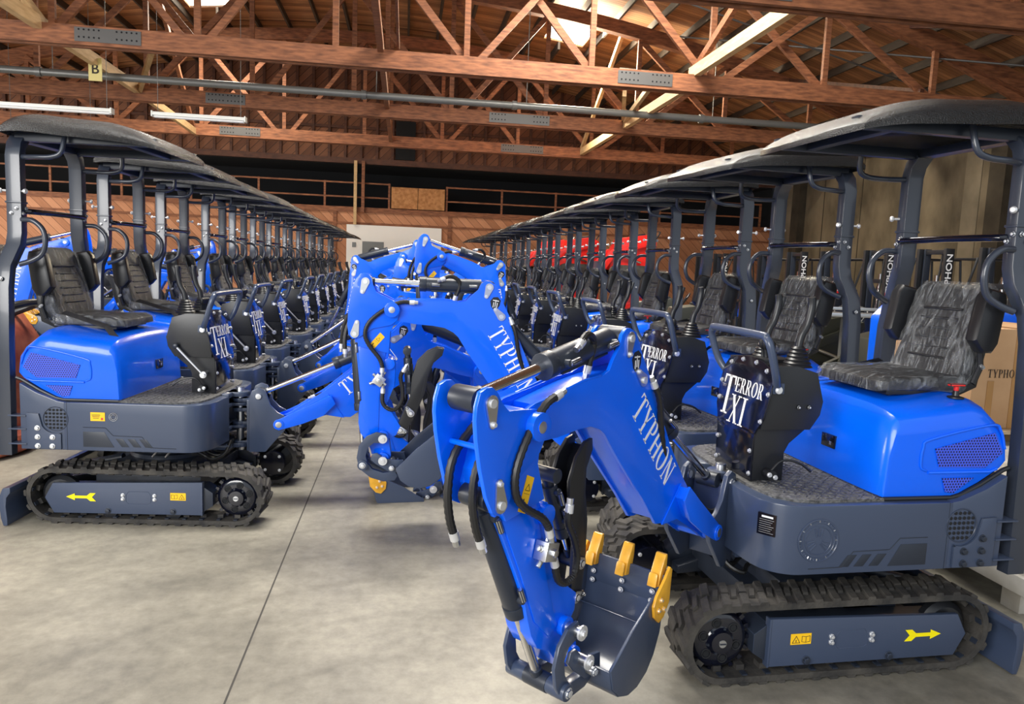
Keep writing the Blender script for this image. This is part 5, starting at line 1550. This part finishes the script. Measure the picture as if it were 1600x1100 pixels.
# ------------------------------------------------------------------ forklifts along the right wall
def wheel_mb(c, r, w_, hub):
    mb = MB(); x, y, z = c
    mb.lathe([(r * .55, -w_ / 2), (r * .92, -w_ / 2), (r, -w_ * .35), (r, w_ * .35), (r * .92, w_ / 2), (r * .55, w_ / 2)], c, (1, 0, 0), M['rubber'], 22)
    mb.lathe([(r * .55, -w_ * .4), (r * .5, w_ * .4), (r * .15, w_ * .55)], c, (1, 0, 0), hub, 16)
    return mb
TXT = sans_text('TYPHON', .165, 'mast_lettering'); TXT.materials.append(M['white'])
def forklift_parts():
    L_ = []
    for s in (-1, 1):
        mb = MB(); mb.box((.30 * s, -.55, 1.10), (.06, .14, 2.10), M['black']); mb.box((.235 * s, -.50, 1.12), (.04, .10, 2.06), M['graphite_dark']); L_.append(('mast_rail', mb.mesh('mast_rail', .004), None))
        mb = MB(); mb.prism([(-.62, .10), (-.62, .62), (-.67, .62), (-.68, .12), (-1.25, .07), (-1.25, .055), (-.65, .055)], .20 * s - .045, .20 * s + .045, M['graphite_dark'], lambda v: Vector((v[1], v[0], v[2]))); L_.append(('fork', mb.mesh('fork'), None))
    mb = MB()
    for z in (.35, 1.0, 1.62, 2.10): mb.box((0, -.52, z), (.56, .05, .07), M['black'])
    mb.cyl((0, -.48, .2), (0, -.48, 1.75), .035, M['chrome'], 12)
    mb.tube([(.1, -.50, 2.08), (.12, -.56, 1.5), (.1, -.58, .8)], .014, M['hose'], 8, 4)
    L_.append(('mast_crossbars', mb.mesh('mast_crossbars', .004), None))
    mb = MB(); mb.box((0, -.61, .34), (.62, .03, .40), M['black']); L_.append(('carriage', mb.mesh('carriage', .004), None))
    mb = MB(); mb.prism([(-.40, .18), (-.40, .55), (-.20, .60), (.05, .62), (.10, .92), (.80, .96), (.92, .80), (.95, .25), (.7, .18)], -.40, .40, M['blue'], lambda v: Vector((v[1], v[0], v[2]))); L_.append(('body', mb.mesh('body', .03), None))
    mb = MB(); mb.prism([(.15, .94), (.55, .94), (.62, 1.0), (.72, 1.42), (.62, 1.44), (.52, 1.08), (.15, 1.05)], -.24, .24, M['black_matte'], lambda v: Vector((v[1], v[0], v[2]))); L_.append(('seat', mb.mesh('seat', .02), None))
    mb = MB(); mb.tube([(0, -.25, .6), (0, -.12, 1.08)], .025, M['black'], 8); mb.tube([(.16 * math.cos(t), -.12 + .05 * math.sin(t), 1.10 + .13 * math.sin(t)) for t in [2 * PI * k / 16 for k in range(17)]], .013, M['black'], 8); L_.append(('steering_wheel', mb.mesh('steering_wheel'), None))
    mb = MB()
    for sx in (-1, 1): mb.tube([(.36 * sx, -.34, .5), (.36 * sx, -.30, 1.4), (.34 * sx, -.1, 2.02), (.34 * sx, .75, 2.02), (.36 * sx, .85, .9)], .022, M['black'], 8)
    for k in range(6): mb.cyl((-.34, -.05 + k * .15, 2.02), (.34, -.05 + k * .15, 2.02), .014, M['black'], 6)
    L_.append(('overhead_guard', mb.mesh('overhead_guard'), None))
    for x, y, r in ((-.38, -.28, .20), (.38, -.28, .20), (-.36, .65, .17), (.36, .65, .17)): L_.append(('wheel', wheel_mb((x, y, r), r, .14, M['white_paint']).mesh('wheel'), None))
    return L_
FK = forklift_parts()
FY = [9.2, 10.5, 11.9, 13.3, 14.6, 15.9, 17.2, 18.4, 19.6]
for k, y in enumerate(FY):
    t = empty('forklift', (8.6, y, 0), -PI / 2 + random.uniform(-.05, .03)); tag(t, ['nearest', 'second', 'third', 'fourth', 'fifth', 'sixth', 'seventh', 'eighth', 'farthest'][k] + ' forklift with a black lettered mast in the line by the concrete wall', 'forklift', 'forklifts along the concrete wall')
    rail = None
    for nm, me, _ in FK:
        o = link(nm, me, t)
        if nm == 'mast_rail': rail = o
    link('mast_lettering', TXT, rail, mtx=Matrix(((0, 0, 1, .334), (0, -.8, 0, -.55), (1, 0, 0, 1.74), (0, 0, 0, 1))))['label'] = 'white lettering'
    mb = MB(); mb.box((.333, -.55, 1.40), (.004, .11, .07), M['red']); link('red_tab', mb.mesh('red_tab'), rail)

# ------------------------------------------------------------------ stand-on loaders, benches and crates on the right
def loader(loc, rz, label, body, group):
    t = empty('compact_loader', loc, rz); tag(t, label, 'compact loader', group)
    mb = MB(); mb.prism([(-.55, .25), (-.60, .95), (-.35, 1.12), (.30, 1.02), (.50, .60), (.55, .25)], -.30, .30, body); link('body', mb.mesh('body', .02), t)
    mb = MB(); mb.prism([(-.50, .98), (-.30, 1.15), (-.05, 1.12), (-.05, 1.06), (-.45, .90)], -.22, .22, M['black']); link('control_panel', mb.mesh('control_panel', .008), t)
    for s in (-1, 1):
        mb = MB(); mb.prism([(-.55, .90), (-.50, 1.02), (.55, .72), (.85, .30), (.80, .18), (.70, .22), (.42, .62)], .33 * s, .38 * s, body); link('lift_arm', mb.mesh('lift_arm', .006), t)
        mb = MB(); mb.cyl((-.2, .36 * s, .45), (.35, .36 * s, .62), .028, M['chrome'], 10); link('lift_cylinder', mb.mesh('lift_cylinder'), t)
        mb = MB(); n = 28; vs = []
        pts = []
        for i in range(n):
            a = 2 * PI * i / n; cx = .38 if math.cos(a) > 0 else -.38
            pts.append((cx + .19 * math.cos(a), .19 + .19 * math.sin(a)))
        mb.prism(pts, .30 * s, .46 * s, M['rubber']); link('track', mb.mesh('track', .006), t)
    mb = MB(); mb.prism([(.78, .05), (1.15, .02), (1.20, .06), (.86, .12), (.84, .45), (.78, .45)], -.45, .45, M['graphite']); link('bucket', mb.mesh('bucket', .004), t)
    mb = MB(); mb.tube([(-.55, -.28, 1.0), (-.68, -.26, 1.2), (-.68, .26, 1.2), (-.55, .28, 1.0)], .018, M['black'], 8, 3); link('handle', mb.mesh('handle'), t)
    return t
lg = 'olive compact loaders by the forklifts'
l1 = loader((5.2, 7.35, 0), R(200), 'olive compact loader with white circled letters on its arm', M['olive'], lg)
for k, ch in enumerate('STOMP'):
    me = sans_text(ch, .075, 'letter'); me.materials.append(M['white'])
    bx = .30 - k * .125
    mt = Matrix.Translation((bx, .384, .86 - bx * .28)) @ Matrix.Rotation(PI, 4, 'Z') @ Matrix.Rotation(PI / 2, 4, 'X')
    link('circled_letter', me, l1, mtx=mt)['label'] = 'white letter in a ring'
    mb = MB(); mb.tube([(bx + .048 * math.cos(a), .384, .86 - bx * .28 + .048 * math.sin(a)) for a in [2 * PI * i / 20 for i in range(21)]], .005, M['white'], 6); link('ring', mb.mesh('ring'), l1)
loader((6.1, 10.3, 0), R(195), 'olive compact loader behind the lettered one', M['olive'], lg)
loader((4.9, 12.4, 0), R(170), 'olive compact loader half hidden behind the third right machine', M['olive'], lg)
loader((4.9, 14.3, 0), R(160), 'olive compact loader farthest down the right side', M['olive'], lg)
rg = 'red compact loaders stacked near the back wall'
def rack(loc, label):
    t = empty('steel_rack', loc); tag(t, label, 'rack', 'racks under the red loaders')
    for x in (-.85, .85):
        for y in (-.6, .6):
            mb = MB(); mb.box((x, y, .66), (.07, .07, 1.32), M['black']); link('upright', mb.mesh('upright'), t)
    mb = MB(); mb.box((0, 0, 1.34), (1.9, 1.35, .06), M['black']); link('deck', mb.mesh('deck'), t)
for x, y, lb in ((5.2, 17.8, 'nearest one'), (4.5, 20.4, 'middle one'), (4.3, 23.2, 'farthest one')):
    rack((x, y, 0), lb + ' of the black steel racks near the back wall'); 
    loader((x + .2, y, 0), R(180), lb + ' of the red loaders standing on the floor under the racks', M['red'], rg)
    loader((x + .2, y, 1.37), R(180), lb + ' of the red loaders standing on top of the racks', M['red'], rg)
t = empty('steel_workbench', (6.0, 8.95, 0)); tag(t, 'long steel bench with a pale metal rail in front of the forklifts', 'workbench')
mb = MB(); mb.box((0, 0, 1.18), (2.5, .30, .05), M['steel']); mb.box((0, -.12, 1.26), (2.5, .05, .04), M['steel']); link('top', mb.mesh('top', .004), t)
for x in (-1.15, -.35, .4, 1.15):
    mb = MB(); mb.box((x, 0, .58), (.05, .05, 1.16), M['pipe']); link('leg', mb.mesh('leg'), t)
# crate, pallet, cardboard box at the right edge
t = empty('steel_crate', (3.79, 4.35, 0)); tag(t, 'beige steel crate on blocks at the right edge behind the nearest machine', 'crate')
mb = MB(); mb.box((0, 0, .385), (1.44, 2.5, .35), M['beige']); link('body', mb.mesh('body', .006), t)
mb = MB(); mb.box((-.70, 0, .17), (.10, 2.56, .09), M['beige']); link('bottom_rail', mb.mesh('bottom_rail', .006), t)
for y in (-1.12, -.1, .9):
    for x in (-.62, .5):
        mb = MB(); mb.box((x, y, .063), (.14, .12, .126), M['beige']); link('block', mb.mesh('block', .004), t)
t = empty('wooden_pallet', (4.25, 4.95, .561)); tag(t, 'pale wooden pallet under the cardboard box at the right edge', 'pallet')
for k in range(6):
    mb = MB(); mb.box((0, -.45 + k * .18, .085), (1.1, .12, .022), M['pallet']); link('board', mb.mesh('board'), t)
for x in (-.5, 0, .5):
    mb = MB(); mb.box((x, 0, .037), (.09, 1.0, .074), M['pallet']); link('runner', mb.mesh('runner'), t)
t = empty('cardboard_box', (4.35, 4.98, .658)); tag(t, 'large taped cardboard box with dark lettering at the right edge', 'cardboard box')
mb = MB(); mb.box((0, 0, .345), (1.0, .9, .69), M['cardboard']); bx = link('carton', mb.mesh('carton', .006), t)
mb = MB(); mb.box((-.15, -.452, .345), (.10, .002, .69), M['tape']); mb.box((-.15, 0, .692), (.10, .9, .002), M['tape']); mb.box((-.36, -.452, .18), (.05, .002, .3), M['tape']); link('packing_tape', mb.mesh('packing_tape'), t)
mb = MB(); text_mb(mb, 'TYPHON', .056, lambda a, b, d: Vector((-.265 + a, -.4535 - d, .355 + b)), M['inktext'], .95, .08); link('printed_lettering', mb.mesh('printed_lettering'), t)['label'] = 'dark printed lettering'
t = empty('blue_machine_cover', (5.0, 6.15, 0)); tag(t, 'blue engine-covered machine seen above the cardboard box', 'machine')
mb = MB(); mb.prism([(-.6, .4), (-.6, 1.30), (-.5, 1.42), (.5, 1.42), (.6, 1.30), (.6, .4)], -.4, .4, M['blue']); link('hood', mb.mesh('hood', .04), t)
mb = MB(); mb.box((-.1, -.1, 1.45), (.5, .4, .08), M['black']); link('cap', mb.mesh('cap', .01), t)
mb = MB(); mb.box((0, 0, .2), (1.1, .7, .4), M['graphite_dark']); link('chassis', mb.mesh('chassis', .02), t)

# ------------------------------------------------------------------ rust-red machine with a pale tank at the left edge
t = empty('floor_roller', (-3.55, 6.35, 0)); tag(t, 'rust-red roller machine with a rounded white tank behind the first left machine', 'roller')
rust = noise_col(mat('rust_red_paint', (.30, .06, .03), .6), (.22, .035, .018), (.42, .12, .06), 6, 6)
mb = MB(); mb.lathe([(.55, 0), (.62, .04), (.62, .16), (.55, .20)], (0, 0, .01), (0, 0, 1), rust, 30); link('round_skirt', mb.mesh('round_skirt', .01), t)
mb = MB(); mb.prism([(-.5, .2), (-.5, .9), (-.35, 1.1), (.4, 1.1), (.52, .9), (.52, .2)], -.38, .38, rust); link('body', mb.mesh('body', .03), t)
mb = MB(); mb.lathe([(.02, 0), (.20, .02), (.28, .12), (.29, .40), (.22, .50), (.06, .52)], (.05, 0, 1.10), (0, 0, 1), M['white_paint'], 24); link('water_tank', mb.mesh('water_tank', 0, 50), t)
mb = MB(); mb.tube([(.4, -.2, 1.1), (.58, -.2, 1.18), (.62, .0, 1.20), (.58, .2, 1.18), (.4, .2, 1.1)], .03, M['black'], 10, 4); link('handle', mb.mesh('handle'), t)
